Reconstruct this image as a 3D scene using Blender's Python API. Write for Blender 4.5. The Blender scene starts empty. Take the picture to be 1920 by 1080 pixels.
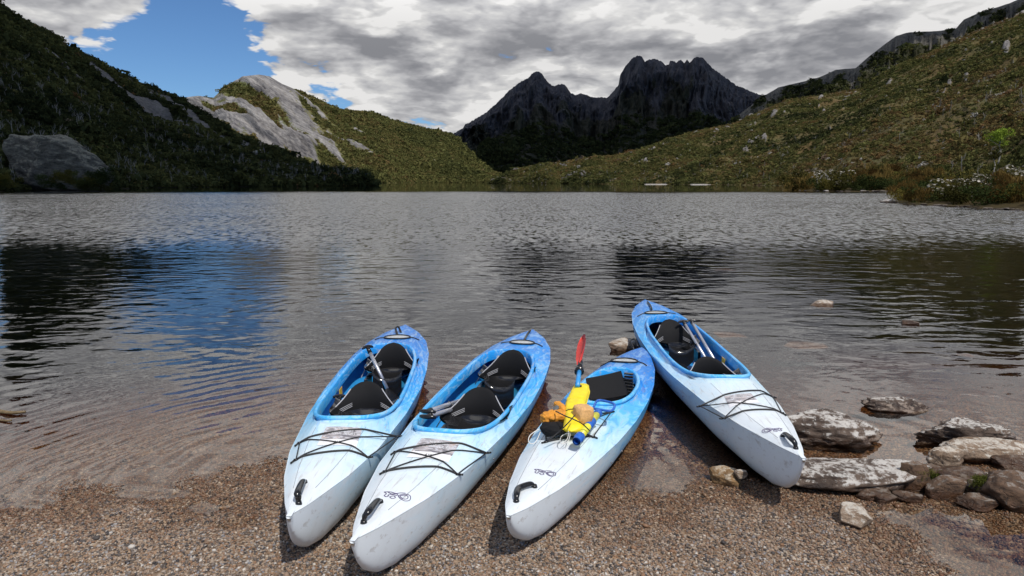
import bpy, math, random
import numpy as np
from mathutils import Vector, Matrix, Euler
R = math.radians
rnd = random.Random(7)
C = bpy.context.scene.collection
SC = bpy.context.scene

# ------------------------------------------------------------------ camera, world, sun, exposure
F, H, HZ = 1280.0, 1.9, 341.0
TILT = math.atan((540 - HZ) / F)
cd = bpy.data.cameras.new('camera'); cam = bpy.data.objects.new('camera', cd); C.objects.link(cam)
cd.sensor_width = 36; cd.lens = 36 * F / 1920; cd.clip_start = .05; cd.clip_end = 30000
cam.location = (0, 0, H); cam.rotation_euler = (math.pi / 2 - TILT, 0, 0)
SC.camera = cam
SUN_AZ, SUN_EL = 150.0, 58.0      # azimuth from +Y towards +X
sdir = np.array([math.sin(R(SUN_AZ)) * math.cos(R(SUN_EL)), math.cos(R(SUN_AZ)) * math.cos(R(SUN_EL)), math.sin(R(SUN_EL))])
sl = bpy.data.lights.new('sun', 'SUN'); sun = bpy.data.objects.new('sun', sl); C.objects.link(sun)
sl.energy = 4.2; sl.angle = R(.53); sl.color = (1, .955, .89)
sun.rotation_euler = Vector(tuple(sdir)).to_track_quat('Z', 'Y').to_euler()
SC.view_settings.view_transform = 'Standard'; SC.view_settings.look = 'None'
SC.view_settings.exposure = -.22; SC.view_settings.gamma = 1; SC.view_settings.use_curve_mapping = False
SC.cycles.max_bounces = 6; SC.cycles.transparent_max_bounces = 12; SC.cycles.caustics_reflective = False; SC.cycles.caustics_refractive = False

# ------------------------------------------------------------------ node helpers
class NT:
    def __init__(s, tree): s.t = tree; s.n = tree.nodes; s.l = tree.links
    def new(s, ty, ins=None, **kw):
        n = s.n.new(ty)
        for k, v in kw.items(): setattr(n, k, v)
        for k, v in (ins or {}).items():
            sock = n.inputs[k]
            if isinstance(v, bpy.types.NodeSocket): s.l.new(v, sock)
            else: sock.default_value = v
        return n
    def m(s, op, a, b=0.0, c=0.0, clamp=False):
        n = s.new('ShaderNodeMath', {0: a, 1: b, 2: c}, operation=op, use_clamp=clamp); return n.outputs[0]
    def v(s, op, a, b=(0, 0, 0), scale=None):
        n = s.new('ShaderNodeVectorMath', {0: a, 1: b}, operation=op)
        if scale is not None:
            if isinstance(scale, bpy.types.NodeSocket): s.l.new(scale, n.inputs[3])
            else: n.inputs[3].default_value = scale
        return n.outputs[1] if op in ('DOT_PRODUCT', 'LENGTH') else n.outputs[0]
    def mix(s, f, a, b, bt='MIX'):
        n = s.new('ShaderNodeMix', data_type='RGBA', blend_type=bt)
        for k, v in ((0, f), (6, a), (7, b)):
            if isinstance(v, bpy.types.NodeSocket): s.l.new(v, n.inputs[k])
            else: n.inputs[k].default_value = v if k == 0 else (tuple(v) + (1,))[:4]
        return n.outputs[2]
    def noise(s, vec, scale, detail=4, rough=.5, dist=0.0, out=0, **kw):
        n = s.new('ShaderNodeTexNoise', {'Vector': vec, 'Scale': scale, 'Detail': detail, 'Roughness': rough, 'Distortion': dist}, **kw)
        return n.outputs[out]
    def ramp(s, f, pts, interp='LINEAR'):
        n = s.new('ShaderNodeValToRGB', {0: f}); r = n.color_ramp; r.interpolation = interp
        while len(r.elements) < len(pts): r.elements.new(.5)
        for e, (p, c) in zip(r.elements, pts):
            e.position = p; e.color = (c, c, c, 1) if isinstance(c, (int, float)) else (tuple(c) + (1,))[:4]
        return n.outputs[0]
    def mr(s, f, a, b, c=0.0, d=1.0, smooth=False):
        n = s.new('ShaderNodeMapRange', {0: f, 1: a, 2: b, 3: c, 4: d}, interpolation_type='SMOOTHSTEP' if smooth else 'LINEAR'); return n.outputs[0]

def mat(name):
    m = bpy.data.materials.new(name); m.use_nodes = True; m.node_tree.nodes.clear()
    t = NT(m.node_tree); o = t.new('ShaderNodeOutputMaterial'); return m, t, o
def bsdf(t, o, color, rough=.6, bump=None, bstr=.3, bdist=.01, spec=.5, metal=0.0, **kw):
    p = t.new('ShaderNodeBsdfPrincipled', {'Roughness': rough, 'Specular IOR Level': spec, 'Metallic': metal})
    if isinstance(color, bpy.types.NodeSocket): t.l.new(color, p.inputs['Base Color'])
    else: p.inputs['Base Color'].default_value = (tuple(color) + (1,))[:4]
    for k, v in kw.items(): p.inputs[k.replace('_', ' ')].default_value = v
    if bump is not None:
        b = t.new('ShaderNodeBump', {'Strength': bstr, 'Distance': bdist, 'Height': bump}); t.l.new(b.outputs[0], p.inputs['Normal'])
    t.l.new(p.outputs[0], o.inputs[0]); return p
def simple(name, col, rough=.5, var=.15, scale=20.0, bstr=.15, metal=0.0, spec=.5):
    m, t, o = mat(name); tc = t.new('ShaderNodeTexCoord').outputs['Object']
    n = t.noise(tc, scale, 5, .6)
    c = t.mix(t.mr(n, .3, .7), tuple(x * (1 - var) for x in col), tuple(min(1, x * (1 + var)) for x in col))
    bsdf(t, o, c, t.mr(n, .3, .7, rough * .85, min(1, rough * 1.15)), n, bstr, .002, spec, metal); return m

# ------------------------------------------------------------------ sky
w = bpy.data.worlds.new('World'); SC.world = w; w.use_nodes = True
w.node_tree.nodes.clear(); t = NT(w.node_tree)
def px_dir(px, py):
    u, v_ = (px - 960) / F, (540 - py) / F
    f = np.array([0, math.cos(TILT), -math.sin(TILT)]); up = np.array([0, math.sin(TILT), math.cos(TILT)])
    d = f + u * np.array([1., 0, 0]) + v_ * up; return d / np.linalg.norm(d)
sky = t.new('ShaderNodeTexSky', sky_type='NISHITA', sun_disc=False, sun_elevation=R(SUN_EL), sun_rotation=R(SUN_AZ), altitude=900, air_density=1.0, dust_density=.2, ozone_density=2.5)
dirv = t.new('ShaderNodeTexCoord').outputs['Generated']
sx = t.new('ShaderNodeSeparateXYZ', {0: dirv}); zpos = t.m('MAXIMUM', sx.outputs[2], 0.0)
def cloud_uv(dz):
    k = t.m('DIVIDE', 1.0, t.m('ADD', zpos, .26 + dz))
    return t.new('ShaderNodeCombineXYZ', {0: t.m('MULTIPLY', sx.outputs[0], k), 1: t.m('MULTIPLY', sx.outputs[1], k), 2: t.m('MULTIPLY', t.m('ADD', zpos, dz), 3.0)}).outputs[0]
def density(dz, det, vdet):
    p = cloud_uv(dz)
    a = t.noise(p, 1.9, det, .55, .15)
    wv = t.v('ADD', p, t.v('SCALE', t.v('SUBTRACT', t.noise(p, 2.6, min(det, 5), .55, out=1), (.5, .5, .5)), scale=.4))
    vb = t.new('ShaderNodeTexVoronoi', {'Vector': wv, 'Scale': 4.0, 'Detail': vdet, 'Roughness': .5, 'Lacunarity': 2.3}, feature='F1').outputs['Distance']
    return t.m('ADD', t.m('MULTIPLY', a, .76), t.m('MULTIPLY', t.m('SUBTRACT', .62, vb), .36))
# openings of blue and banks of cloud, by direction
bias = None
for px, py, rad, amt in [(240, 112, .14, -.46), (345, 70, .09, -.26), (370, 140, .07, -.20), (50, 10, .08, .30), (215, -5, .085, .52), (60, 90, .03, .15), (330, 165, .045, .06), (640, 168, .035, -.10), (735, 145, .022, -.16), (1250, 112, .03, -.12), (855, 12, .04, -.08), (600, 70, .13, .16), (480, 70, .05, .10), (720, 20, .1, .15),
                         (200, -220, .13, .36), (480, -190, .14, .20), (0, -170, .12, .22), (820, -140, .2, .12), (1000, 50, .25, .12), (1400, 60, .30, .16), (1750, 30, .3, .18), (800, 200, .10, .12), (560, 120, .06, .08)]:
    d = px_dir(px, py)
    dist = t.v('LENGTH', t.v('SUBTRACT', dirv, tuple(d)))
    g = t.m('MULTIPLY', t.m('POWER', 2.718, t.m('MULTIPLY', t.m('POWER', t.m('DIVIDE', dist, rad), 2.0), -1.0)), amt)
    bias = g if bias is None else t.m('ADD', bias, g)
d0 = t.m('ADD', density(0, 9, 3.0), bias)
dl = t.m('ADD', density(0, 6, 2.0), bias)
d1 = t.m('ADD', density(.026, 5, 2.0), bias)     # the cloud a little higher: what shades it
d2 = t.m('ADD', density(.07, 3, 1.0), bias)
cover = t.mr(d0, .275, .36, smooth=True)
lit = t.m('ADD', t.m('MULTIPLY', t.m('SUBTRACT', dl, d1), 2.4), t.m('MULTIPLY', t.m('SUBTRACT', dl, d2), 1.3))
lit = t.m('ADD', lit, t.m('MULTIPLY', t.m('SUBTRACT', d0, dl), 1.3))
thick = t.mr(dl, .34, .68, smooth=True)
shade = t.m('SUBTRACT', t.m('ADD', .88, lit), t.m('MULTIPLY', thick, .34), clamp=True)
shade = t.m('ADD', t.m('ADD', shade, t.mr(zpos, .16, .32, 0, .35)), t.mr(zpos, .05, .17, .26, -.04), clamp=True)
ccol = t.ramp(shade, [(0, (2.8, 2.85, 3.1)), (.3, (4.1, 4.12, 4.35)), (.6, (6.0, 6.0, 6.15)), (.85, (7.6, 7.55, 7.5)), (1, (9.2, 9.1, 9.0))])
ccol = t.v('SCALE', ccol, scale=t.mr(zpos, .19, .34, 1.0, 1.6, True))  # extra brightness added to clouds above the frame to lift the lake reflections
blue = t.mix(1.0, sky.outputs[0], (.62, .86, 1.12), 'MULTIPLY')
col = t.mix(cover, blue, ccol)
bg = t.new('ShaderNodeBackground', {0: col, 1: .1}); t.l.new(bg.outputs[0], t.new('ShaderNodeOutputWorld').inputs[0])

# ------------------------------------------------------------------ numpy noise
def _h(ix, iy, iz, s):
    n = (ix * 374761393 + iy * 668265263 + iz * 2147483647 * 3 + s * 974634777).astype(np.int64) & 0xffffffff
    n = ((n ^ (n >> 13)) * 1274126177) & 0xffffffff
    n = ((n ^ (n >> 16)) * 2246822519) & 0xffffffff
    return ((n ^ (n >> 15)) & 0xffffff) / float(0xffffff)
def vnoise(x, y, z=0.0, s=0):
    x, y, z = np.broadcast_arrays(np.asarray(x, float), np.asarray(y, float), np.asarray(z, float))
    ix, iy, iz = (np.floor(a).astype(np.int64) for a in (x, y, z))
    fx, fy, fz = x - ix, y - iy, z - iz
    fx, fy, fz = (f * f * f * (f * (f * 6 - 15) + 10) for f in (fx, fy, fz))
    r = 0
    for dx in (0, 1):
        for dy in (0, 1):
            for dz in (0, 1):
                r = r + _h(ix + dx, iy + dy, iz + dz, s) * (fx if dx else 1 - fx) * (fy if dy else 1 - fy) * (fz if dz else 1 - fz)
    return r * 2 - 1
def fbm(x, y, z=0.0, o=5, s=0, g=.5, lac=2.03):
    a, r, n = 1.0, 0, 0
    for k in range(o):
        r = r + a * vnoise(x, y, z, s + k); n += a; a *= g; x = x * lac + 3.1; y = y * lac + 1.7; z = z * lac + .9
    return r / n
def ridged(x, y, z=0.0, o=5, s=0, g=.5):
    a, r, n = 1.0, 0, 0
    for k in range(o):
        r = r + a * (1 - np.abs(vnoise(x, y, z, s + k))); n += a; a *= g; x = x * 2.1; y = y * 2.1; z = z * 2.1
    return r / n * 2 - 1

# ------------------------------------------------------------------ object helpers
def mesh(name, V, Fa, m=None, smooth=True, attrs=None):
    me = bpy.data.meshes.new(name); V = np.asarray(V, float).reshape(-1, 3)
    if isinstance(Fa, np.ndarray):
        k = Fa.shape[1]; me.vertices.add(len(V)); me.vertices.foreach_set('co', V.ravel())
        me.loops.add(Fa.size); me.loops.foreach_set('vertex_index', Fa.ravel().astype(np.int32))
        me.polygons.add(len(Fa)); me.polygons.foreach_set('loop_start', np.arange(0, Fa.size, k, dtype=np.int32))
        me.update(calc_edges=True)
    else:
        me.from_pydata([tuple(v) for v in V], [], Fa); me.update()
    if smooth and len(me.polygons): me.polygons.foreach_set('use_smooth', [True] * len(me.polygons))
    for k, v in (attrs or {}).items():
        v = np.asarray(v, float)
        a = me.attributes.new(k, 'FLOAT', 'POINT'); a.data.foreach_set('value', v.ravel())
    if m: me.materials.append(m)
    return me
def link(name, me, parent=None, loc=None, rot=None):
    o = bpy.data.objects.new(name, me); C.objects.link(o)
    if parent is not None: o.parent = parent
    if loc is not None: o.location = loc
    if rot is not None: o.rotation_euler = rot
    return o
def tag(o, label=None, cat=None, group=None, kind=None):
    if label: o['label'] = label
    if cat: o['category'] = cat
    if group: o['group'] = group
    if kind: o['kind'] = kind
    return o
def empty(name, loc=(0, 0, 0), rz=0): return link(name, None, None, loc, (0, 0, rz))
class MB:
    def __init__(s): s.V = []; s.F = []
    def add(s, V, Fa):
        b = len(s.V); s.V += [tuple(v) for v in V]; s.F += [tuple(i + b for i in f) for f in Fa]; return s
    def box(s, c, sz, rz=0.0):
        ca, sa = math.cos(rz), math.sin(rz); V = []
        for x in (-.5, .5):
            for y in (-.5, .5):
                for z in (-.5, .5):
                    X, Y = x * sz[0], y * sz[1]; V.append((c[0] + X * ca - Y * sa, c[1] + X * sa + Y * ca, c[2] + z * sz[2]))
        return s.add(V, [(0, 1, 3, 2), (4, 6, 7, 5), (0, 4, 5, 1), (2, 3, 7, 6), (0, 2, 6, 4), (1, 5, 7, 3)])
    def tube(s, pts, r, n=8, caps=True, flat=1.0):
        P = [Vector(tuple(p)) for p in pts]; rr = r if hasattr(r, '__len__') else [r] * len(P)
        V = []; up = Vector((0, 0, 1))
        for i, p in enumerate(P):
            d = (P[min(i + 1, len(P) - 1)] - P[max(i - 1, 0)]).normalized()
            a = d.cross(up)
            if a.length < 1e-3: a = d.cross(Vector((0, 1, 0)))
            a.normalize(); b = a.cross(d).normalized()
            for k in range(n):
                th = 2 * math.pi * k / n; V.append(p + a * math.cos(th) * rr[i] + b * math.sin(th) * rr[i] * flat)
        Fa = [(i * n + k, i * n + (k + 1) % n, (i + 1) * n + (k + 1) % n, (i + 1) * n + k) for i in range(len(P) - 1) for k in range(n)]
        if caps: Fa += [tuple(range(n))[::-1], tuple((len(P) - 1) * n + k for k in range(n))]
        return s.add(V, Fa)
    def grid(s, f, nu, nv):
        V = [f(i / nu, j / nv) for i in range(nu + 1) for j in range(nv + 1)]
        Fa = [(i * (nv + 1) + j, (i + 1) * (nv + 1) + j, (i + 1) * (nv + 1) + j + 1, i * (nv + 1) + j + 1) for i in range(nu) for j in range(nv)]
        return s.add(V, Fa)
    def build(s, name, m, parent=None, smooth=True, loc=None): return link(name, mesh(name, s.V, s.F, m, smooth), parent, loc)
def spline(pts, n=8):
    P = np.array(pts, float); Q = np.vstack([2 * P[0] - P[1], P, 2 * P[-1] - P[-2]]); out = []
    for i in range(1, len(Q) - 2):
        for k in range(n):
            u = k / n; out.append(.5 * (2 * Q[i] + (Q[i + 1] - Q[i - 1]) * u + (2 * Q[i - 1] - 5 * Q[i] + 4 * Q[i + 1] - Q[i + 2]) * u * u + (3 * Q[i] - Q[i - 1] - 3 * Q[i + 1] + Q[i + 2]) * u ** 3))
    out.append(Q[-2]); return np.array(out)
def grid_faces(nr, nc, wrap=False):
    i, j = np.meshgrid(np.arange(nr - 1), np.arange(nc if wrap else nc - 1), indexing='ij'); j2 = (j + 1) % nc
    return np.stack([i * nc + j, i * nc + j2, (i + 1) * nc + j2, (i + 1) * nc + j], -1).reshape(-1, 4)
def un(px, py, z):
    d = px_dir(px, py); k = (z - H) / d[2]; return np.array([0, 0, H]) + d * k

# ------------------------------------------------------------------ scattering real geometry on points
def scatter(name, P, scl, rot, protos, label, cat=None, tint=None, idx=None, kind='stuff'):
    n = len(P); me = bpy.data.meshes.new(name); me.vertices.add(n); me.vertices.foreach_set('co', np.asarray(P, float).ravel())
    for k, v in (('scl', scl), ('rot', rot)):
        a = me.attributes.new(k, 'FLOAT_VECTOR', 'POINT'); a.data.foreach_set('vector', np.asarray(v, float).ravel())
    a = me.attributes.new('tint', 'FLOAT', 'POINT'); a.data.foreach_set('value', np.asarray(tint if tint is not None else np.random.rand(n), float))
    a = me.attributes.new('idx', 'INT', 'POINT'); a.data.foreach_set('value', np.asarray(idx if idx is not None else np.random.randint(0, len(protos), n), np.int32))
    o = link(name, me); col = bpy.data.collections.new(name + ' shapes')
    for k, p in enumerate(protos): q = bpy.data.objects.new('%s shape %02d' % (name, k), p); col.objects.link(q)
    g = bpy.data.node_groups.new(name, 'GeometryNodeTree')
    g.interface.new_socket('Geometry', in_out='INPUT', socket_type='NodeSocketGeometry'); g.interface.new_socket('Geometry', in_out='OUTPUT', socket_type='NodeSocketGeometry')
    N = NT(g); gi = N.new('NodeGroupInput'); go = N.new('NodeGroupOutput')
    def na(k, ty): q = N.new('GeometryNodeInputNamedAttribute', data_type=ty); q.inputs['Name'].default_value = k; return q.outputs[0]
    ci = N.new('GeometryNodeCollectionInfo', {'Separate Children': True, 'Reset Children': True}); ci.inputs['Collection'].default_value = col
    er = N.new('FunctionNodeEulerToRotation', {0: na('rot', 'FLOAT_VECTOR')})
    ip = N.new('GeometryNodeInstanceOnPoints', {'Points': gi.outputs[0], 'Instance': ci.outputs[0], 'Pick Instance': True, 'Instance Index': na('idx', 'INT'), 'Rotation': er.outputs[0], 'Scale': na('scl', 'FLOAT_VECTOR')})
    N.l.new(ip.outputs[0], go.inputs[0])
    md = o.modifiers.new('scatter', 'NODES'); md.node_group = g
    tag(o, label, cat, kind=kind); return o

# ------------------------------------------------------------------ beach and lake bed
SHORE = np.array([[-60, -8.0], [-9, .2], [-4.5, 2.75], [-3.1, 3.7], [-2.6, 3.9], [-2.0, 4.14], [-1.5, 4.3], [-.5, 4.25], [.4, 4.05], [1.0, 4.0], [1.3, 4.06], [1.75, 4.02], [2.1, 3.85], [2.6, 3.75], [3.2, 3.9], [4.5, 4.3], [7, 4.0], [12, 2], [60, -30]])
def bed_z(x, y):
    x = np.asarray(x, float); y = np.asarray(y, float)
    ys = np.interp(x, SHORE[:, 0], SHORE[:, 1])
    d = ys - y                                              # + on land
    z = np.where(d > 0, .052 * np.minimum(d, 2) + .02 * np.maximum(d - 2, 0), .055 * d)
    z = np.where(d < -1.5, -.0825 + .10 * (d + 1.5), z); z = np.where(d < -7, -.6325 + .14 * (d + 7), z)
    z = np.maximum(z, -6 - .002 * np.abs(d))
    near = np.exp(-np.maximum(-d, 0) / 12)
    z = z + near * (.016 * fbm(x * 2.2, y * 2.2, 0, 4, 3) + .012 * fbm(x * 6, y * 6, 0, 3, 9))
    # damp hollow at the lower right with standing water
    z = z - .13 * np.exp(-(((x - 2.75) / .6) ** 2 + ((y - 3.1) / .42) ** 2)) * (d > -.6)
    z = z - .03 * np.exp(-(((x + 1.75) / .22) ** 2 + ((y - 3.78) / .08) ** 2)) - .03 * np.exp(-(((x + 2.15) / .3) ** 2 + ((y - 3.95) / .07) ** 2)) - .035 * np.exp(-(((x + 1.55) / .14) ** 2 + ((y - 3.52) / .06) ** 2))
    return np.maximum(z, -14)
def nonuni(a, b, c, n1, n2):        # dense between a and b, growing to c
    near = np.linspace(a, b, n1); far = b + (c - b) * (np.linspace(0, 1, n2 + 1)[1:] ** 3.2); return np.concatenate([near, far])
ys_ = np.concatenate([np.linspace(-40, 1.5, 12)[:-1], nonuni(1.5, 12, 5200, 260, 90)])
xr_ = nonuni(0, 6.5, 4200, 150, 90); xs_ = np.concatenate([-xr_[1:][::-1], xr_])
X, Y = np.meshgrid(xs_, ys_)
Z = bed_z(X, Y)
m_bed, t, o = mat('gravel_bed')
pos = t.new('ShaderNodeNewGeometry').outputs['Position']
vo = t.new('ShaderNodeTexVoronoi', {'Vector': pos, 'Scale': 70.0, 'Randomness': 1.0}); vo2 = t.new('ShaderNodeTexVoronoi', {'Vector': pos, 'Scale': 17.0})
vc = t.new('ShaderNodeSeparateColor', {0: vo.outputs['Color']})
peb = t.ramp(vc.outputs[0], [(0, (.05, .035, .025)), (.25, (.16, .10, .06)), (.5, (.26, .19, .13)), (.75, (.33, .21, .12)), (1, (.46, .40, .33))])
big = t.noise(pos, 1.3, 4, .6)
c = t.mix(t.mr(big, .4, .65, 0, .5), peb, (.13, .085, .05))
bsdf(t, o, c, .7, vo.outputs['Distance'], .6, .008)
bed = link('lake_bed_and_beach', mesh('bed', np.stack([X, Y, Z], -1), grid_faces(*X.shape), m_bed)); tag(bed, kind='structure', label='sloping gravel beach running down under the lake')

# pebbles: real stones scattered over beach and shallows
def blob(seed, sub=1, amp=.25, sq=(1, .8, .6), m=None, name='pebble'):
    import bmesh
    bm = bmesh.new(); bmesh.ops.create_icosphere(bm, subdivisions=sub, radius=1)
    V = np.array([v.co[:] for v in bm.verts]); Fa = [[v.index for v in f.verts] for f in bm.faces]; bm.free()
    r = 1 + amp * fbm(V[:, 0] * 1.3 + seed, V[:, 1] * 1.3, V[:, 2] * 1.3, 2, seed)
    return mesh(name, V * r[:, None] * np.array(sq), Fa, m)
m_peb, t, o = mat('pebble')
oi = t.new('ShaderNodeObjectInfo').outputs['Random']; geo = t.new('ShaderNodeNewGeometry').outputs['Position']
pz = t.new('ShaderNodeSeparateXYZ', {0: geo}).outputs[2]
dry = t.ramp(oi, [(0, (.03, .027, .028)), (.16, (.085, .07, .06)), (.32, (.19, .15, .12)), (.45, (.27, .155, .085)), (.55, (.34, .28, .22)), (.7, (.21, .11, .055)), (.84, (.42, .35, .27)), (.94, (.17, .17, .19)), (1, (.58, .53, .46))])
wetc = t.mix(1.0, dry, (.54, .385, .26), 'MULTIPLY')
wn = t.noise(geo, 3.0, 3, .5)
wet = t.m('SUBTRACT', 1.0, t.mr(t.m('ADD', pz, t.m('MULTIPLY', t.m('SUBTRACT', wn, .5), .07)), .016, .050))
c = t.mix(wet, dry, wetc)
bsdf(t, o, c, t.mr(wet, 0, 1, .75, .3))
pro = [blob(i, 1, .5, (1, rnd.uniform(.65, .95), rnd.uniform(.45, .75)), m_peb) for i in range(8)]
rs = np.random.RandomState(5)
def peb_pts(n, x0, x1, y0, y1, smin, smax, zoff=.0, wedge=True):
    y = y0 + (y1 - y0) * rs.rand(n); x = x0 + (x1 - x0) * rs.rand(n)
    if wedge: k = np.abs(x) < .80 * y + .4; x, y = x[k], y[k]
    s = smin * (smax / smin) ** (rs.rand(len(x)) ** 1.8)
    return np.stack([x, y, bed_z(x, y) + s * zoff], -1), s
P1, s1 = peb_pts(125000, -4.1, 4.1, 2.6, 4.7, .0058, .0125, .25)
P2, s2 = peb_pts(120000, -6.5, 6.5, 4.7, 7.8, .006, .016, .2)
P3, s3 = peb_pts(60000, -6, 4, 7.8, 12.0, .010, .03, .15)
P4, s4 = peb_pts(1600, -4.1, 4.1, 2.6, 5.2, .009, .017, .3)
P5, s5 = peb_pts(380, -4.1, 4.1, 2.6, 5.0, .013, .028, .3)
P = np.vstack([P1, P2, P3, P4, P5]); s = np.concatenate([s1, s2, s3, s4, s5])
scatter('gravel', P, np.stack([s, s, s], -1), np.stack([rs.randn(len(s)) * .35, rs.randn(len(s)) * .35, rs.rand(len(s)) * 6.3], -1), pro, 'loose brown and grey pebbles covering the beach and shallows', 'gravel')

# ------------------------------------------------------------------ lake water: clear, tannin brown, rippled
m_w, t, o = mat('lake_water')
pos = t.new('ShaderNodeNewGeometry').outputs['Position']; sp = t.new('ShaderNodeSeparateXYZ', {0: pos}); yy = sp.outputs[1]; xx = sp.outputs[0]
far = t.mr(yy, 15.0, 30.0, smooth=True); calm = t.m('SUBTRACT', 1.0, t.mr(yy, 95.0, 150.0, smooth=True))
wob = t.noise(pos, .35, 3, .5)
st = t.v('MULTIPLY', pos, (.55, 1.0, 1.0))
n_s = t.noise(st, 2.3, 2, .45, .4)          # gentle ripples near the shore
n_m = t.noise(st, 5.5, 3, .5, .3)
n_f = t.noise(pos, 2.2, 6, .62, .2)         # wind chop further out
def rings(cx, cy, wl, amp, fall):
    dv = t.v('SUBTRACT', pos, (cx, cy, 0)); r = t.m('ADD', t.v('LENGTH', dv), t.m('MULTIPLY', wob, 1.1))
    s_ = t.m('SINE', t.m('MULTIPLY', r, 2 * math.pi / wl)); return t.m('MULTIPLY', t.m('MULTIPLY', s_, amp), t.m('POWER', 2.718, t.m('MULTIPLY', t.m('ABSOLUTE', t.m('SUBTRACT', r, fall[0])), -fall[1])))
mid = t.mr(yy, 5.0, 8.5, .35, 1.0, True)
h = t.m('MULTIPLY', t.m('ADD', t.m('MULTIPLY', n_s, .019), t.m('MULTIPLY', n_m, .0045)), mid)
h = t.m('ADD', h, rings(-1.25, 4.3, .23, .0022, (2.5, .7)))
h = t.m('ADD', h, rings(-2.0, 9.5, .33, .0011, (2.5, .4)))
calmn = t.m('SUBTRACT', 1.0, t.m('MULTIPLY', t.m('SUBTRACT', 1.0, t.mr(yy, 3.6, 5.6, smooth=True)), t.mr(xx, -1.2, .2)))
h = t.m('MULTIPLY', h, t.mr(calmn, 0, 1, .12, 1))
gust = t.mr(t.noise(t.v('MULTIPLY', pos, (.06, .12, 1)), 1.0, 3, .5), .35, .65, .75, 1.15)
h = t.m('ADD', t.m('MULTIPLY', h, t.m('MULTIPLY', calm, t.m('SUBTRACT', 1.0, t.m('MULTIPLY', far, .5)))), t.m('MULTIPLY', t.m('MULTIPLY', n_f, .02), t.m('MULTIPLY', far, t.m('MULTIPLY', gust, calm))))
h = t.m('ADD', h, t.m('MULTIPLY', t.noise(pos, .8, 3, .5), t.mr(yy, 95, 150, 0, .012)))
bp = t.new('ShaderNodeBump', {'Strength': 1.0, 'Distance': 1.0, 'Height': h})
f1_ = t.v('SUBTRACT', t.noise(t.v('MULTIPLY', pos, (1.8, .75, 1)), 3.4, 3, .6, .3, out=1), (.5, .5, .5))
gst = t.m('MULTIPLY', t.m('MULTIPLY', far, calm), gust)
slope = t.v('MULTIPLY', t.v('ADD', f1_, (0, -.11, 0)), (.55, 1.05, 0))
slope = t.v('SCALE', slope, scale=gst)
nrm = t.v('NORMALIZE', t.v('ADD', bp.outputs[0], slope))
fr = t.new('ShaderNodeFresnel', {'IOR': 1.43, 'Normal': nrm})
gl = t.new('ShaderNodeBsdfGlossy', {'Color': (1, 1, 1, 1), 'Roughness': .015, 'Normal': nrm})
tr = t.new('ShaderNodeBsdfTransparent', {'Color': (.97, .95, .92, 1)})
mx = t.new('ShaderNodeMixShader', {0: fr.outputs[0], 1: tr.outputs[0], 2: gl.outputs[0]}); t.l.new(mx.outputs[0], o.inputs[0])
va = t.new('ShaderNodeVolumeAbsorption', {'Color': (.80, .64, .43, 1), 'Density': 6.0}); t.l.new(va.outputs[0], o.inputs['Volume'])
b = MB().box((0, 2600, -10), (9000, 5260, 20)); lake = b.build('lake_water', m_w, None, False); tag(lake, 'rippled tannin brown lake water reflecting the cloudy sky', kind='structure')

# ------------------------------------------------------------------ hills
def hill_mat(name, veg1, veg2, rockc, rockd, dirt, sc=1.0, streak=None, lush=None):
    m, t, o = mat(name); pos = t.new('ShaderNodeNewGeometry').outputs['Position']
    ra = t.new('ShaderNodeAttribute', attribute_name='rock').outputs['Fac']
    n1 = t.noise(pos, .02 * sc, 6, .6); n2 = t.noise(pos, .12 * sc, 6, .65); n3 = t.noise(pos, .5 * sc, 5, .7)
    veg = t.mix(t.mr(n1, .38, .62), veg1, veg2); veg = t.mix(t.mr(n2, .45, .7, 0, .55), veg, dirt)
    veg = t.mix(t.mr(n3, .3, .7, .0, .6), veg, tuple(x * .45 for x in veg1))
    if streak == 'diag':
        q = t.new('ShaderNodeSeparateXYZ', {0: pos}); sv = t.new('ShaderNodeCombineXYZ', {0: t.m('ADD', t.m('MULTIPLY', q.outputs[0], .9), t.m('MULTIPLY', q.outputs[2], 1.6)), 1: t.m('MULTIPLY', q.outputs[1], .2), 2: t.m('MULTIPLY', t.m('SUBTRACT', t.m('MULTIPLY', q.outputs[0], .8), q.outputs[2]), .13)}).outputs[0]
    else: sv = t.v('MULTIPLY', pos, streak or (1, 1, .25))
    rn = t.noise(sv, .07 * sc, 7, .7, .3); rn2 = t.noise(sv, .45 * sc, 5, .7)
    rock = t.mix(t.mr(t.m('ADD', t.m('MULTIPLY', rn, .6), t.m('MULTIPLY', rn2, .4)), .38, .62), rockd, rockc)
    k = t.mr(t.m('ADD', ra, t.m('MULTIPLY', t.m('SUBTRACT', t.m('ADD', t.m('MULTIPLY', n2, .5), t.m('MULTIPLY', n3, .5)), .5), 1.5)), .42, .58)
    bsdf(t, o, t.mix(k, veg, rock), .9, t.m('ADD', n2, t.m('MULTIPLY', t.m('ADD', n3, rn2), .3)), .8, 4.0 / sc, spec=.15); return m

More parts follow.
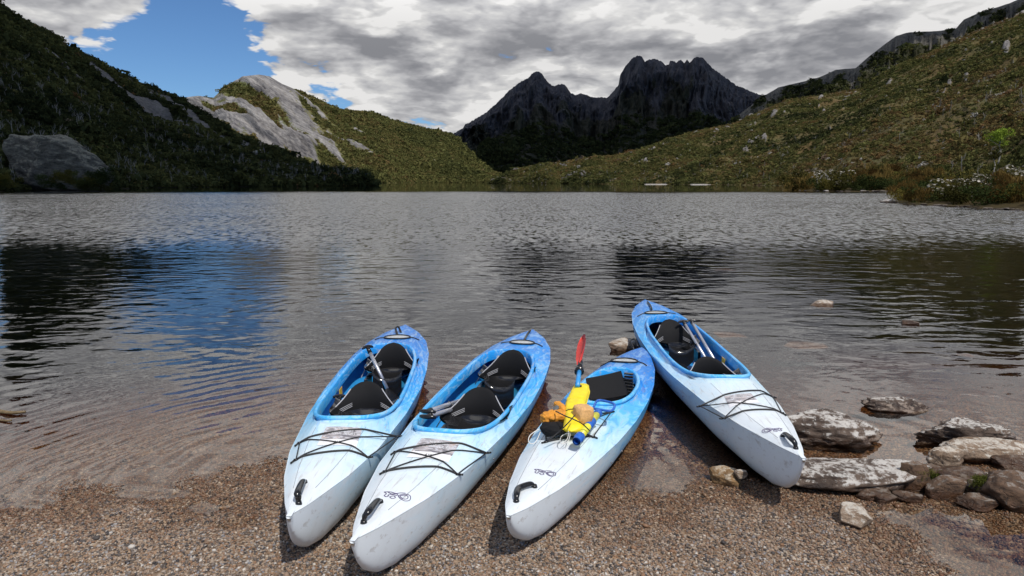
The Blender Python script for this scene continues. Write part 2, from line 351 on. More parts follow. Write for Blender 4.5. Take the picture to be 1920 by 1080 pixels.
def hill(name, skyl, base, ridge, mt, label, nc=420, nr=150, prof=1.15, amp=1.0, amp_ridge=.15, freq=1.0, seed=0, rockf=None, x0=None, x1=None, back=.5, dispf=None, cat='hill'):
    skyl = np.array(skyl, float); base = np.array(base, float); ridge = np.array(ridge, float)
    x0 = skyl[0, 0] if x0 is None else x0; x1 = skyl[-1, 0] if x1 is None else x1
    px = np.linspace(x0, x1, nc); py = np.interp(px, skyl[:, 0], skyl[:, 1])
    db = np.interp(px, base[:, 0], base[:, 1]); dr = np.interp(px, ridge[:, 0], ridge[:, 1])
    D = np.array([px_dir(a, b_) for a, b_ in zip(px, py)]); zr = H + dr * D[:, 2] / D[:, 1]; tx = D[:, 0] / D[:, 1]
    v = np.concatenate([np.linspace(0, 1, nr), 1 + np.linspace(.05, 1, 14)])[:, None]
    up = np.clip(v, 0, 1); bk = np.clip(v - 1, 0, 1)
    yy = db + (dr - db) * up + (dr * back) * bk
    z = -1.5 + (zr + 1.5) * (up ** prof) - zr * .8 * bk
    win = np.clip(up * 6, 0, 1) * (1 - (1 - amp_ridge) * np.clip((up - .8) / .2, 0, 1))
    L = dr.mean() * .05 / freq
    Xw = tx * yy
    n = fbm(Xw / L, yy / L, z / L, 6, seed) + .5 * ridged(Xw / L * .6, yy / L * .6, z / L, 4, seed + 20)
    z = z + n * win * amp * zr.max() * .05 - (yy > 0) * 0
    rk = rockf(px[None, :] + 0 * v, up, Xw, yy, z) if rockf else np.zeros_like(z)
    if dispf is not None:
        dz, dy = dispf(px[None, :] + 0 * v, up, Xw, yy, z, rk); z = z + dz; yy = yy + dy; Xw = tx * yy
    P_ = np.stack([Xw, yy + 0 * z, z], -1)
    o_ = link(name, mesh(name, P_, grid_faces(P_.shape[0], P_.shape[1]), mt, True, {'rock': rk})); tag(o_, label, kind='structure')
    return dict(P=P_[:nr], rk=rk[:nr], o=o_, px=px)
def on_hill(hh, n, keep, rs):
    P_ = hh['P']; nr, nc = P_.shape[:2]; i = rs.rand(n) * (nr - 1.01); j = rs.rand(n) * (nc - 1.01); a = i.astype(int); b_ = j.astype(int); fi = (i - a)[:, None]; fj = (j - b_)[:, None]
    q = (P_[a, b_] * (1 - fi) + P_[a + 1, b_] * fi) * (1 - fj) + (P_[a, b_ + 1] * (1 - fi) + P_[a + 1, b_ + 1] * fi) * fj
    k = (rs.rand(n) < keep(hh['rk'][a, b_], hh['px'][b_], i / nr, q)) & (q[:, 2] > .2); return q[k], (i / nr)[k], hh['px'][b_][k]

# leafy clumps
def clump(seed, nleaf, leaf, sq, m, name='clump'):
    r = np.random.RandomState(seed); V = []; Fa = []
    lob = r.randn(5, 3) * np.array([.5, .5, .3]); lob[:, 2] = np.abs(lob[:, 2])
    for k in range(nleaf):
        c = lob[r.randint(5)]; d = r.randn(3); d /= np.linalg.norm(d); p = (c + d * r.uniform(.35, .62)) * np.array(sq)
        nn = d + r.randn(3) * .6; nn /= np.linalg.norm(nn); a = np.cross(nn, r.randn(3)); a /= np.linalg.norm(a); b_ = np.cross(nn, a); s_ = leaf * r.uniform(.6, 1.4)
        i = len(V); V += [p - a * s_, p - b_ * s_ * .6, p + a * s_, p + b_ * s_ * .6]; Fa.append((i, i + 1, i + 2, i + 3))
    return mesh(name, V, np.array(Fa), m, False)
def leaf_mat(name, ramp, inst=True, trans=.25):
    m, t, o = mat(name)
    a = t.new('ShaderNodeAttribute', attribute_name='tint', attribute_type='INSTANCER').outputs['Fac'] if inst else t.new('ShaderNodeObjectInfo').outputs['Random']
    oi = t.new('ShaderNodeObjectInfo').outputs['Random']
    pos = t.new('ShaderNodeNewGeometry').outputs['Random Per Island']
    c = t.ramp(a, ramp); c = t.mix(1.0, c, t.ramp(oi, [(0, .72), (1, 1.25)]), 'MULTIPLY'); c = t.mix(1.0, c, t.ramp(pos, [(0, .75), (1, 1.25)]), 'MULTIPLY')
    d = t.new('ShaderNodeBsdfDiffuse', {0: c}); tl = t.new('ShaderNodeBsdfTranslucent', {0: c}); mx = t.new('ShaderNodeMixShader', {0: trans, 1: d.outputs[0], 2: tl.outputs[0]}); t.l.new(mx.outputs[0], o.inputs[0]); return m
m_leaf = leaf_mat('hill_foliage', [(0, (.022, .028, .013)), (.2, (.055, .062, .024)), (.45, (.125, .125, .042)), (.68, (.150, .112, .046)), (.85, (.165, .095, .042)), (.97, (.20, .18, .14)), (1, (.38, .36, .32))])
clumps = [clump(i, 70, .30, (1, 1, .8), m_leaf) for i in range(5)]

# left hill in cloud shade
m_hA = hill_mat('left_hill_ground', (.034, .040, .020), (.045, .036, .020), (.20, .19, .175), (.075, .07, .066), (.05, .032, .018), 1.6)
def rkA(px, v, x, y, z):
    s_ = fbm((px + v * 420) / 55, v * 3, 0, 4, 31)
    r = np.clip((s_ + .02) * 3.0, 0, 1) * np.clip((v - .35) * 3, 0, 1)
    return r
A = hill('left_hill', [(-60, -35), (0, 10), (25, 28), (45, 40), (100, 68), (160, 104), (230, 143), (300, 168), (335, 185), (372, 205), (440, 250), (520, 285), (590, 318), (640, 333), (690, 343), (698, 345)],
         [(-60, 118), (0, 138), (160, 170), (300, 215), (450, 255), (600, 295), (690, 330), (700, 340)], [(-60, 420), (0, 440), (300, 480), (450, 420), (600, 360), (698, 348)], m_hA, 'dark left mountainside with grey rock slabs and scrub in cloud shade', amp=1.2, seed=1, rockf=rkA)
# pale granite hill
m_hB = hill_mat('granite_hill_ground', (.11, .13, .04), (.18, .16, .06), (.36, .34, .32), (.06, .056, .06), (.20, .12, .05), .5, 'diag')
def rkB(px, v, x, y, z):
    q = (px - 490) - (1 - v) * 250                       # slabs run down to the right
    band = np.exp(-((q + 5) / 62) ** 2) + .95 * np.exp(-((q + 145) / 62) ** 2) * (v < 1)
    br = fbm(px / 60 + v * 1.5, (px - (1 - v) * 250) / 26, 0, 5, 44)
    r = band * 1.2 + br * 1.9 - .20 + .35 * np.clip((v - .7) * 3, 0, 1) * (px < 700)
    r = r - np.clip((.30 - v) * 6, 0, 1.5) - np.clip((px - 560) / 140, 0, .5) - .25 * np.exp(-((q - 110) / 40) ** 2)
    return np.clip(r, 0, 1)
def dpB(px, v, x, y, z, rk):
    q = (px - (1 - v) * 250)
    r = ridged(q / 34, v * 1.3, 0, 5, 51, .55); s_ = fbm(q / 9, v * 6, 0, 4, 57)
    a = rk * np.clip((1 - v) * 8, 0, 1) * np.clip(v * 5, 0, 1)
    return a * (r * 16 + s_ * 5), -a * (r * 18)
Bh = hill('granite_hill', [(250, 250), (335, 184), (372, 180), (400, 184), (420, 165), (440, 152), (458, 143), (485, 140), (505, 143), (530, 158), (552, 168), (600, 190), (640, 205), (668, 210), (700, 211), (730, 224), (800, 242), (845, 250), (868, 270), (895, 300), (925, 326), (950, 337)],
          [(250, 900), (690, 1050), (950, 1500)], [(250, 1500), (500, 1700), (700, 1900), (950, 2000)], m_hB, 'sunlit granite hill with pale slabs running down to the right', nc=520, nr=220, amp=1.0, seed=5, rockf=rkB, dispf=dpB, prof=1.05)
# the jagged far mountain
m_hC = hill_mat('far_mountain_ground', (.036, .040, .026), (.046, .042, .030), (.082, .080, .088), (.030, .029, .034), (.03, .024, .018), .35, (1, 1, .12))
skC = [(780, 330), (830, 262), (868, 240), (872, 234), (910, 212), (935, 190), (953, 171), (975, 154), (990, 146), (1000, 136), (1007, 133), (1016, 137), (1022, 148), (1034, 160), (1040, 162), (1047, 158), (1058, 158), (1064, 165), (1070, 174), (1078, 178), (1090, 175), (1110, 182), (1138, 183), (1150, 172), (1160, 158), (1163, 140), (1172, 125), (1184, 110), (1196, 104), (1203, 106), (1210, 116), (1217, 112), (1229, 110), (1240, 115), (1248, 122), (1254, 121), (1256, 115), (1262, 113), (1268, 118), (1273, 114), (1277, 111), (1283, 119), (1288, 111), (1293, 118), (1300, 110), (1307, 106), (1318, 109), (1330, 122), (1350, 138), (1380, 160), (1410, 172), (1435, 181), (1480, 210), (1560, 250)]
skC = [(a, b_) for a, b_ in skC]
def rkC(px, v, x, y, z): return np.clip((v - .62) * 4 + fbm(px / 30, v * 6, 0, 4, 71), 0, 1)
def dpC(px, v, x, y, z, rk):
    wp = px + 14 * fbm(px / 25, v * 5, 0, 3, 70) + v * 8; r = ridged(wp / 11, v * 5, 0, 5, 77, .62) + .5 * fbm(px / 6, v * 30, 0, 3, 78); r2 = ridged(wp / 34, v * 3.0, 0, 3, 79); a = np.clip((v - .40) * 4, 0, 1) * np.clip((1.0 - v) * 10, 0, 1)
    j = fbm(px / 3.0, 0 * v, 0, 3, 81) * np.clip((v - .9) * 10, 0, 1) * 3.5
    return a * r * 9 + j, -a * (r * 34 + r2 * 90)
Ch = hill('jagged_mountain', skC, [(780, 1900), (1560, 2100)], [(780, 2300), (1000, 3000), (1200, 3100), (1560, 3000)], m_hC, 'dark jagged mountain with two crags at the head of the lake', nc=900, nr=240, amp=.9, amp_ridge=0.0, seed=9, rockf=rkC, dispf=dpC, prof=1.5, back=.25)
# ridge behind right
m_hE = hill_mat('right_ridge_ground', (.035, .038, .018), (.045, .042, .022), (.15, .14, .12), (.030, .028, .024), (.045, .034, .022), 3.2)
Eh = hill('right_ridge', [(1330, 260), (1400, 205), (1430, 182), (1459, 163), (1507, 152), (1537, 144), (1567, 131), (1604, 128), (1633, 104), (1663, 80), (1680, 68), (1700, 62), (1750, 58), (1793, 54), (1807, 37), (1837, 22), (1893, 6), (1925, -6), (1990, -40)],
          [(1330, 800), (1990, 600)], [(1330, 1500), (1990, 1050)], m_hE, 'dark rocky ridge rising behind the right hillside', nc=380, nr=120, amp=1.1, seed=13, rockf=lambda px, v, x, y, z: np.clip((v - .72) * 3.5 + 1.6 * fbm(px / 25, v * 9, 0, 4, 88), 0, 1), prof=1.2, dispf=lambda px, v, x, y, z, rk: (ridged(px / 20, v * 8, 0, 5, 89) * 9 * np.clip((1 - v) * 12, 0, 1), -ridged(px / 14, v * 5, 0, 4, 90) * 24 * np.clip((1 - v) * 12, 0, 1)))
# right hillside
m_hD = hill_mat('right_hill_ground', (.095, .098, .036), (.15, .098, .040), (.28, .26, .24), (.10, .09, .085), (.15, .09, .04), 1.6)
def rkD(px, v, x, y, z): return np.clip((fbm(px / 22, v * 16, 0, 4, 91) - .36) * 3.0, 0, 1) * np.clip(v * 4 - .5, 0, 1)
Dh = hill('right_hill', [(915, 338), (940, 331), (975, 319), (1010, 309), (1050, 307), (1100, 298), (1115, 294), (1150, 295), (1200, 280), (1250, 262), (1300, 248), (1378, 231), (1430, 207), (1478, 187), (1567, 176), (1615, 167), (1652, 140), (1689, 118), (1740, 100), (1780, 82), (1830, 60), (1880, 42), (1930, 22), (1990, -5)],
          [(915, 900), (1100, 620), (1300, 480), (1480, 330), (1600, 220), (1990, 110)], [(915, 950), (1100, 760), (1300, 800), (1600, 800), (1990, 620)], m_hD, 'right hillside of green and rust coloured heath with pale boulders', nc=560, nr=190, amp=1.15, seed=17, rockf=rkD, prof=1.1, dispf=lambda px, v, x, y, z, rk: (rk * 3 + 0 * v, 0 * v))
rs = np.random.RandomState(11)
def veg(name, hh, n, keep, size, tintf, label, rs):
    q, v, px = on_hill(hh, n, keep, rs); s_ = size * np.exp(rs.randn(len(q)) * .42 - .15) * (q[:, 1] / q[:, 1].mean()) ** .35
    rot = np.stack([rs.randn(len(q)) * .1, rs.randn(len(q)) * .1, rs.rand(len(q)) * 6.3], -1)
    scatter(name, q, np.stack([s_, s_, s_ * rs.uniform(.7, 1.4, len(q))], -1), rot, clumps, label, 'scrub', tint=np.clip(tintf(q, v, px, rs), 0, 1))
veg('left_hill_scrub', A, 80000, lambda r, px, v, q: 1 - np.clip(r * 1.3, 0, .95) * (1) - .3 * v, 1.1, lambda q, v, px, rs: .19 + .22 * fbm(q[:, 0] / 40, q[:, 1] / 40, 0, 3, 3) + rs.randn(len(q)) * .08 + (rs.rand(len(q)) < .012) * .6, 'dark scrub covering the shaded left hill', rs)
veg('granite_hill_scrub', Bh, 70000, lambda r, px, v, q: np.clip(1 - r * 2.2, 0, 1), 2.8, lambda q, v, px, rs: .42 + .2 * fbm(q[:, 0] / 120, q[:, 1] / 120, 0, 3, 5) + rs.randn(len(q)) * .10 + .12 * (px < 560), 'green scrub between the slabs of the granite hill', rs)
veg('right_hill_heath', Dh, 230000, lambda r, px, v, q: (1 - np.clip(r * 1.6, 0, .95)) * np.clip(.62 + 1.1 * fbm(q[:, 0] / 20, q[:, 1] / 30, 0, 3, 12), .15, 1), .85, lambda q, v, px, rs: .45 + .5 * fbm(q[:, 0] / 70, q[:, 1] / 110, 0, 3, 7) + .3 * fbm(q[:, 0] / 16, q[:, 1] / 24, 0, 3, 8) + rs.randn(len(q)) * .12 - .10 * (v < .2) + (rs.rand(len(q)) < .012) * .6, 'green and rust heath covering the right hillside', rs)
veg('right_ridge_scrub', Eh, 22000, lambda r, px, v, q: np.clip(1 - r * 1.8, 0, 1), 2.3, lambda q, v, px, rs: .2 + rs.randn(len(q)) * .12, 'dark scrub on the ridge behind the right hillside', rs)
veg('far_mountain_scrub', Ch, 12000, lambda r, px, v, q: np.clip(1 - r * 2, 0, 1) * (v < .6), 8.0, lambda q, v, px, rs: .08 + rs.randn(len(q)) * .06, 'dark forest at the foot of the jagged mountain', rs)

m_dead = simple('dead_wood', (.22, .21, .19), .9, .2, 3)
def dead(seed):
    r = np.random.RandomState(seed); m_ = MB(); m_.tube([(0, 0, -.2), (r.randn() * .05, 0, .5), (r.randn() * .1, 0, 1)], [.030, .022, .008], 5)
    for k in range(5):
        z0 = r.uniform(.35, .85); a = r.rand() * 6.28; L_ = r.uniform(.2, .4); m_.tube([(0, 0, z0), (math.cos(a) * L_ * .5, math.sin(a) * L_ * .5, z0 + L_ * .5), (math.cos(a) * L_ * .7, math.sin(a) * L_ * .7, z0 + L_)], [.014, .010, .004], 4)
    return mesh('dead_tree', m_.V, m_.F, m_dead)
deads = [dead(i) for i in range(4)]
for nm, hh_, n_, sz, keep in (('left_hill_dead_trees', A, 1300, 3.4, lambda r, px, v, q: (v < .55) * .8), ('right_hill_dead_trees', Dh, 600, 3.4, lambda r, px, v, q: (v < .35) * .8)):
    q, v, px = on_hill(hh_, n_, keep, rs); z_ = sz * rs.uniform(.6, 1.3, len(q))
    scatter(nm, q + [0, 0, .5], np.stack([z_, z_, z_], -1), np.stack([rs.randn(len(q)) * .12, rs.randn(len(q)) * .12, rs.rand(len(q)) * 6.3], -1), deads, 'bare grey dead trunks among the scrub of the ' + ('left' if hh_ is A else 'right') + ' hillside', 'dead trees')

# ------------------------------------------------------------------ clouds overhead that shade the left hill and the far mountain
m_cl, t, o = mat('cloud_white')
d = t.new('ShaderNodeBsdfDiffuse', {0: (.85, .85, .87, 1)}); tl = t.new('ShaderNodeBsdfTranslucent', {0: (.5, .5, .52, 1)}); mx = t.new('ShaderNodeMixShader', {0: .35, 1: d.outputs[0], 2: tl.outputs[0]}); t.l.new(mx.outputs[0], o.inputs[0])
def cloud(name, targets, alt, seed, label):
    r = np.random.RandomState(seed); V = []; Fa = []; base = blob(seed, 4, .5, (1, 1, .45), None, 'puff'); BV = np.array([v.co[:] for v in base.vertices]); BF = [tuple(p.vertices) for p in base.polygons]
    for (x, y, rad) in targets:
        for k in range(5):
            a = rad * (1 if k == 0 else r.uniform(.45, .7)); dx, dy = (0, 0) if k == 0 else r.randn(2) * rad * .45
            c = np.array([x + dx, y + dy, 0]) + sdir / sdir[2] * alt + np.array([0, 0, r.uniform(0, .15) * rad]); b_ = len(V)
            Q = BV * a * (1 + .12 * fbm(BV[:, 0] * 4, BV[:, 1] * 4, BV[:, 2] * 4 + k, 3, seed + k))[:, None] + c
            V += [tuple(q) for q in Q]; Fa += [tuple(i + b_ for i in f) for f in BF]
    bpy.data.meshes.remove(base)
    o_ = link(name, mesh(name, V, np.array(Fa), m_cl)); tag(o_, label, 'cloud', kind='stuff')
cloud('cloud', [(-190, 215, 120), (-300, 330, 190), (-420, 480, 230), (-170, 350, 140), (-110, 335, 90), (-100, 235, 85), (-260, 500, 190)], 1800, 3, 'grey bottomed cumulus cloud high above the left hillside')
cloud('cloud', [(0, 2500, 330), (300, 2500, 420), (300, 3000, 450), (-60, 3000, 260), (750, 2500, 420), (800, 3000, 420), (1100, 2400, 300), (640, 1500, 220), (800, 1300, 200), (520, 1750, 260)], 2600, 8, 'broad cumulus cloud high above the far mountain')

# ------------------------------------------------------------------ rocks
def rock_mat(name, light, dark, lich, skirtz=.02, lk=.5, ts=1.0):
    m, t, o = mat(name); tc = t.v('SCALE', t.new('ShaderNodeTexCoord').outputs['Object'], scale=ts); g = t.new('ShaderNodeNewGeometry'); pos = g.outputs['Position']
    nz = t.new('ShaderNodeSeparateXYZ', {0: g.outputs['Normal']}).outputs[2]; pz = t.new('ShaderNodeSeparateXYZ', {0: pos}).outputs[2]
    st = t.v('MULTIPLY', tc, (1, 1, 2.6)); n1 = t.noise(st, 4, 8, .7, .6); n2 = t.noise(tc, 22, 8, .75, .3); n3 = t.noise(tc, 90, 4, .7)
    cr = t.new('ShaderNodeTexVoronoi', {'Vector': t.v('ADD', st, t.v('SCALE', t.noise(tc, 5, 4, .6, out=1), scale=.5)), 'Scale': 4.5}, feature='DISTANCE_TO_EDGE').outputs[0]
    c = t.mix(t.mr(n1, .35, .65), dark, light); c = t.mix(t.mr(n2, .52, .62, 0, .75), c, tuple(x * .35 for x in dark))
    li = t.mr(t.m('ADD', t.m('MULTIPLY', nz, .16), t.m('ADD', t.m('MULTIPLY', n1, .7), t.m('MULTIPLY', n2, .8))), .85 - .15 * lk, .93 - .15 * lk)
    c = t.mix(li, c, lich); c = t.mix(t.mr(n3, .5, .8, 0, .5), c, (.05, .045, .04)); c = t.mix(t.m('MULTIPLY', t.mr(cr, 0, .022, .55, 0), t.mr(n2, .5, .6)), c, (.03, .026, .022))
    wet = t.m('SUBTRACT', 1.0, t.mr(t.m('ADD', pz, t.m('MULTIPLY', n1, .03)), skirtz, skirtz + .03)); c = t.mix(t.m('MULTIPLY', wet, .8), c, t.mix(1.0, c, (.36, .25, .17), 'MULTIPLY'))  # wet near the water; higher up the sides simply darker brown
    hgt = t.m('ADD', t.m('MULTIPLY', n1, .5), t.m('ADD', t.m('MULTIPLY', n2, .35), t.m('MULTIPLY', t.mr(cr, 0, .05), .10)))
    bsdf(t, o, c, t.mr(wet, 0, 1, .85, .35), hgt, .9, .03 / ts, spec=.3); return m
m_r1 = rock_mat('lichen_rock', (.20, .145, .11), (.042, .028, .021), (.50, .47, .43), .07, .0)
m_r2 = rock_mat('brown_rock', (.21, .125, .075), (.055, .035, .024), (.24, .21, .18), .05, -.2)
m_r3 = rock_mat('pale_rock', (.40, .31, .23), (.16, .10, .06), (.52, .47, .40), .03, .1)
m_r4 = rock_mat('far_shore_rock', (.24, .21, .19), (.12, .10, .09), (.42, .40, .37), .12, .2, .5); m_r5 = rock_mat('white_ledge', (.5, .47, .43), (.3, .27, .24), (.66, .64, .6), .05, .4, .3)
def rock_mesh(seed, dims, ncut=11, sub=5, rough=.10, m=None, shear=0.0, name='rock'):
    import bmesh
    r = np.random.RandomState(seed); bm = bmesh.new(); bmesh.ops.create_icosphere(bm, subdivisions=sub, radius=1)
    V = np.array([v.co[:] for v in bm.verts]); Fa = [[v.index for v in f.verts] for f in bm.faces]; bm.free()
    nrm = r.randn(ncut, 3); nrm /= np.linalg.norm(nrm, axis=1)[:, None]; nrm = np.vstack([nrm, [[0, 0, -1], [0, 0, 1], [.2, 0, .98]]]); off = np.concatenate([r.uniform(.62, .95, ncut), [.8, .72, .75]])
    dd = V @ nrm.T; rad = np.min(np.where(dd > .05, off / np.maximum(dd, .05), 9), axis=1); rad = np.minimum(rad, 1.12)
    Q = V * rad[:, None]
    n = fbm(Q[:, 0] * 2 + seed, Q[:, 1] * 2, Q[:, 2] * 3.5, 5, seed) + .7 * ridged(Q[:, 0] * 1.8, Q[:, 1] * 1.8 + seed, Q[:, 2] * 5 + Q[:, 0] * 1.5, 5, seed + 5, .6)
    Q = Q * (1 + rough * n)[:, None] * (np.array(dims) / 2); Q[:, 0] += shear * Q[:, 2]
    return mesh(name, Q, Fa, m)
def rock_px(l, r, top, bot, m, label, seed, dr=.6, sink=.25, rz=0.0, ncut=11, rough=.10, zb=None, shear=0.0, hmin=.05, name='rock', cat='rock', group=None, sub=5):
    cx = (l + r) / 2; g = un(cx, bot, 0)
    for _ in range(4): g = un(cx, bot, float(bed_z(g[0], g[1])) if zb is None else zb)
    z0 = g[2]; dep = g[1]; wd = (r - l) / F * (dep * 1.04 + .1); dpth = wd * dr; th = math.atan2(H, dep)
    h_ = max(hmin, ((bot - top) / F * dep * 1.06 - dpth * .8 * math.sin(th)) / math.cos(th)); hh_ = h_ / (1 - sink)
    o_ = link(name, rock_mesh(seed, (wd * 1.08, dpth, hh_ * 1.15), ncut, sub, rough, m, shear), None, (g[0], g[1] + dpth * .42, z0 + h_ - hh_ * .5), (0, 0, rz)); tag(o_, label, cat, group); return o_
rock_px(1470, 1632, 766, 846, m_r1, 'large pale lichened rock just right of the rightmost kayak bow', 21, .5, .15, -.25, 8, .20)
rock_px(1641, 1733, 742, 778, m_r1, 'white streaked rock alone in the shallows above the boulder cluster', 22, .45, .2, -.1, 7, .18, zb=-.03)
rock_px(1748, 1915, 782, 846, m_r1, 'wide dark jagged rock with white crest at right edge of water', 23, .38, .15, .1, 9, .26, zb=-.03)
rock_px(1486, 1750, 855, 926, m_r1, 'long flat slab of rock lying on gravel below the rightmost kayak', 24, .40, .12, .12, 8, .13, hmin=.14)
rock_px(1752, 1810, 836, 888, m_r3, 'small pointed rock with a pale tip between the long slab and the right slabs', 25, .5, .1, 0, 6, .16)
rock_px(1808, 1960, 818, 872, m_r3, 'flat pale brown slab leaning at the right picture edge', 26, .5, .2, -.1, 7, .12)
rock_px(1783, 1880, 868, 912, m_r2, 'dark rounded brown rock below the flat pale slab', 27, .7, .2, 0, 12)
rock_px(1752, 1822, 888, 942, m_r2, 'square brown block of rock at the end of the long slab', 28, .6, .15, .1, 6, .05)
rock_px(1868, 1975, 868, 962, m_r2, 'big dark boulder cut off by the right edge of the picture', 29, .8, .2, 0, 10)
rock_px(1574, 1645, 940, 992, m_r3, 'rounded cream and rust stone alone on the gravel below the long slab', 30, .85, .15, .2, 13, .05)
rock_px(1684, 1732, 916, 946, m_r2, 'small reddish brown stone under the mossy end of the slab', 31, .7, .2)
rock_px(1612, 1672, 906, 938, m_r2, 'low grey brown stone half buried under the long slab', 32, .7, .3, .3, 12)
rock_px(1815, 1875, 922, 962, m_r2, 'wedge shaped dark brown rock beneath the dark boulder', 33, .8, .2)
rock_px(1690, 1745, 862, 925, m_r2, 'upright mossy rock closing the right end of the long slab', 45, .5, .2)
rock_px(1342, 1402, 866, 912, rock_mat('ochre_rock', (.36, .22, .10), (.16, .09, .04), (.46, .38, .28), -.02, .0), 'ochre brown stone in shallow water below the rightmost kayak hull', 34, 1.1, .3, .5, 14, .05)
rock_px(1378, 1401, 878, 898, m_r3, 'little pale stone resting on the ochre brown stone', 35, .8, .1, 0, 10, .05, zb=.07, sub=4)
rock_px(1143, 1196, 630, 660, m_r3, 'white topped rock in the water behind the paddle float kayak', 36, .8, .3, .3, 8, .07, zb=-.02)
rock_px(1527, 1564, 560, 576, m_r3, 'small white rock poking from the lake beyond the kayaks', 37, .7, .4, 0, 12, .05, zb=-.03)
rock_px(1693, 1735, 598, 613, m_r2, 'low rusty rock barely breaking the lake surface at right', 38, .6, .4, 0, 12, .05, zb=-.03, hmin=.04)
for i, (l, r_, tp, bt) in enumerate([(1340, 1405, 622, 634), (1345, 1385, 503, 512), (1800, 1830, 662, 672), (1480, 1560, 640, 655)]):
    rock_px(l, r_, tp, bt, m_r3, ['broad pale stone lying under water right of the kayaks', 'farthest pale stone lying under the lake surface', 'small pale stone under dark water at the right', 'faint flat stone sunk off the right kayak'][i], 60 + i, .7, .3, 0, 12, .05, zb=[-.10, -.16, -.12, -.1][i], hmin=.03, sub=4)
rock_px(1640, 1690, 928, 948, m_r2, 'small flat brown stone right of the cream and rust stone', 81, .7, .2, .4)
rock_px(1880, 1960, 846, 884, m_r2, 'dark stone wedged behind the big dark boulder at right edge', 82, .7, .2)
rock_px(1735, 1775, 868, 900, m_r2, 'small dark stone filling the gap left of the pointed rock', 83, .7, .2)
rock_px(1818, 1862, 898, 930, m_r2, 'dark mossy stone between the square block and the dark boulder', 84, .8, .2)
# moss tufts on the slab end
m_moss = leaf_mat('moss_green', [(0, (.035, .05, .010)), (.6, (.07, .085, .016)), (1, (.11, .10, .03))], False, .3)
def moss(px, py, n, sx_, sz_, label, seed, zc):
    r = np.random.RandomState(seed); c = un(px, py, zc); V = []; Fa = []
    for k in range(n):
        a = r.randn(3) * .42; a[2] = -abs(a[2]) * 1.2 + .3; p = np.array([a[0] * sx_, a[1] * sx_ * .5, a[2] * sz_]); L_ = r.uniform(.008, .022); d = r.randn(3) * .5 + [0, -.3, -.4]; d = d / np.linalg.norm(d) * L_; s_ = np.cross(d, r.randn(3)); s_ = s_ / np.linalg.norm(s_) * .0022
        i = len(V); V += [p - s_, p + s_, p + d]; Fa.append((i, i + 1, i + 2))
    o_ = link('moss_clump', mesh('moss', V, np.array(Fa), m_moss, False), None, tuple(c)); tag(o_, label, 'moss', kind='stuff')
moss(1722, 885, 5000, .085, .08, 'green moss hanging over the right end of the long slab', 1, .10)
moss(1752, 895, 2500, .05, .06, 'thin green moss between the slab and the square block', 2, .07)
moss(1852, 900, 4000, .10, .06, 'dark moss on the rocks at the right edge', 3, .10)

# ------------------------------------------------------------------ kayaks
def plastic(name, y_w, y_b, bright=1.0, seed=0.0):
    m, t, o = mat(name); tc = t.new('ShaderNodeTexCoord').outputs['Object']; tcs = t.v('ADD', tc, (seed, seed * 2, 0)); y = t.new('ShaderNodeSeparateXYZ', {0: tc}).outputs[1]
    wv = t.v('MULTIPLY', tcs, (1.6, .42, 1.6)); wp = t.noise(wv, 2.0, 3, .5, out=1); wv = t.v('ADD', wv, t.v('SCALE', t.v('SUBTRACT', wp, (.5, .5, .5)), scale=1.3))
    n1 = t.noise(wv, 2.2, 4, .55, 1.6); n2 = t.noise(wv, 5.0, 4, .6, 2.0)
    k = t.mr(t.m('ADD', y, t.m('MULTIPLY', t.m('SUBTRACT', n1, .5), 1.5)), y_w, y_b)
    c = t.ramp(k, [(0, (.72, .77, .80)), (.22, (.56, .76, .87)), (.42, (.10, .50, .84)), (.62, (.014, .34, .78)), (.82, (.010, .21, .64)), (1, (.012, .15, .52))])
    sw = t.mr(n2, .50, .60, smooth=True); c = t.mix(t.m('MULTIPLY', sw, t.mr(k, .12, .4, 0, .42)), c, (.42, .66, .84)); sw2 = t.mr(n2, .46, .38, smooth=True); c = t.mix(t.m('MULTIPLY', sw2, t.mr(k, .1, .35, 0, .5)), c, (.02, .30, .80))
    fn = t.noise(tc, 60, 4, .6); sc_ = t.noise(t.v('MULTIPLY', tc, (60, 4, 30)), 1.0, 4, .7)
    c = t.mix(t.mr(sc_, .58, .68, 0, .55), c, (.40, .38, .36)); dirt = t.noise(tc, 7, 6, .7); c = t.mix(t.mr(dirt, .54, .8, 0, .35), c, (.42, .38, .33)); oz = t.new('ShaderNodeSeparateXYZ', {0: tc}).outputs[2]; c = t.mix(t.m('MULTIPLY', t.mr(t.m('ADD', oz, t.m('MULTIPLY', dirt, .12)), .20, .06), .5, clamp=True), c, (.30, .24, .18))
    bsdf(t, o, c, t.mr(fn, .3, .7, .34, .46), t.m('ADD', t.m('MULTIPLY', fn, .4), sc_), .12, .002, spec=.45, Coat_Weight=.03); return m
m_black = simple('black_plastic', (.010, .010, .011), .22, .2, 40, .1)
m_padb = simple('black_foam', (.006, .006, .007), .75, .25, 160, .2, 0, .25)
m_pan = simple('glossy_black_plastic', (.012, .012, .013), .14, .1, 8, .05, 0, .7); m_liner = simple('inner_blue_plastic', (.03, .30, .68), .4, .2, 6, .1)
m_rope = simple('black_bungee', (.012, .011, .012), .55, .3, 300, .4)
m_alu = simple('brushed_aluminium', (.52, .52, .55), .38, .08, 80, .05, .75)
m_strap = simple('grey_strap', (.42, .42, .44), .4, .1, 60, .1)
m_yel = simple('yellow_label', (.75, .42, .03), .5, .1)
m_purple = simple('purple_ink', (.085, .05, .17), .6, .1); m_pink = simple('faded_pink_ink', (.66, .40, .58), .6, .2)
m_white = simple('white_print', (.75, .75, .76), .5, .05)
m_oval = simple('recess_sky_reflection', (.50, .52, .52), .25, .15, 30)  # light grey painted for the sky reflected in the deck recess
m_seam = simple('seam_line', (.30, .33, .36), .6, .1)
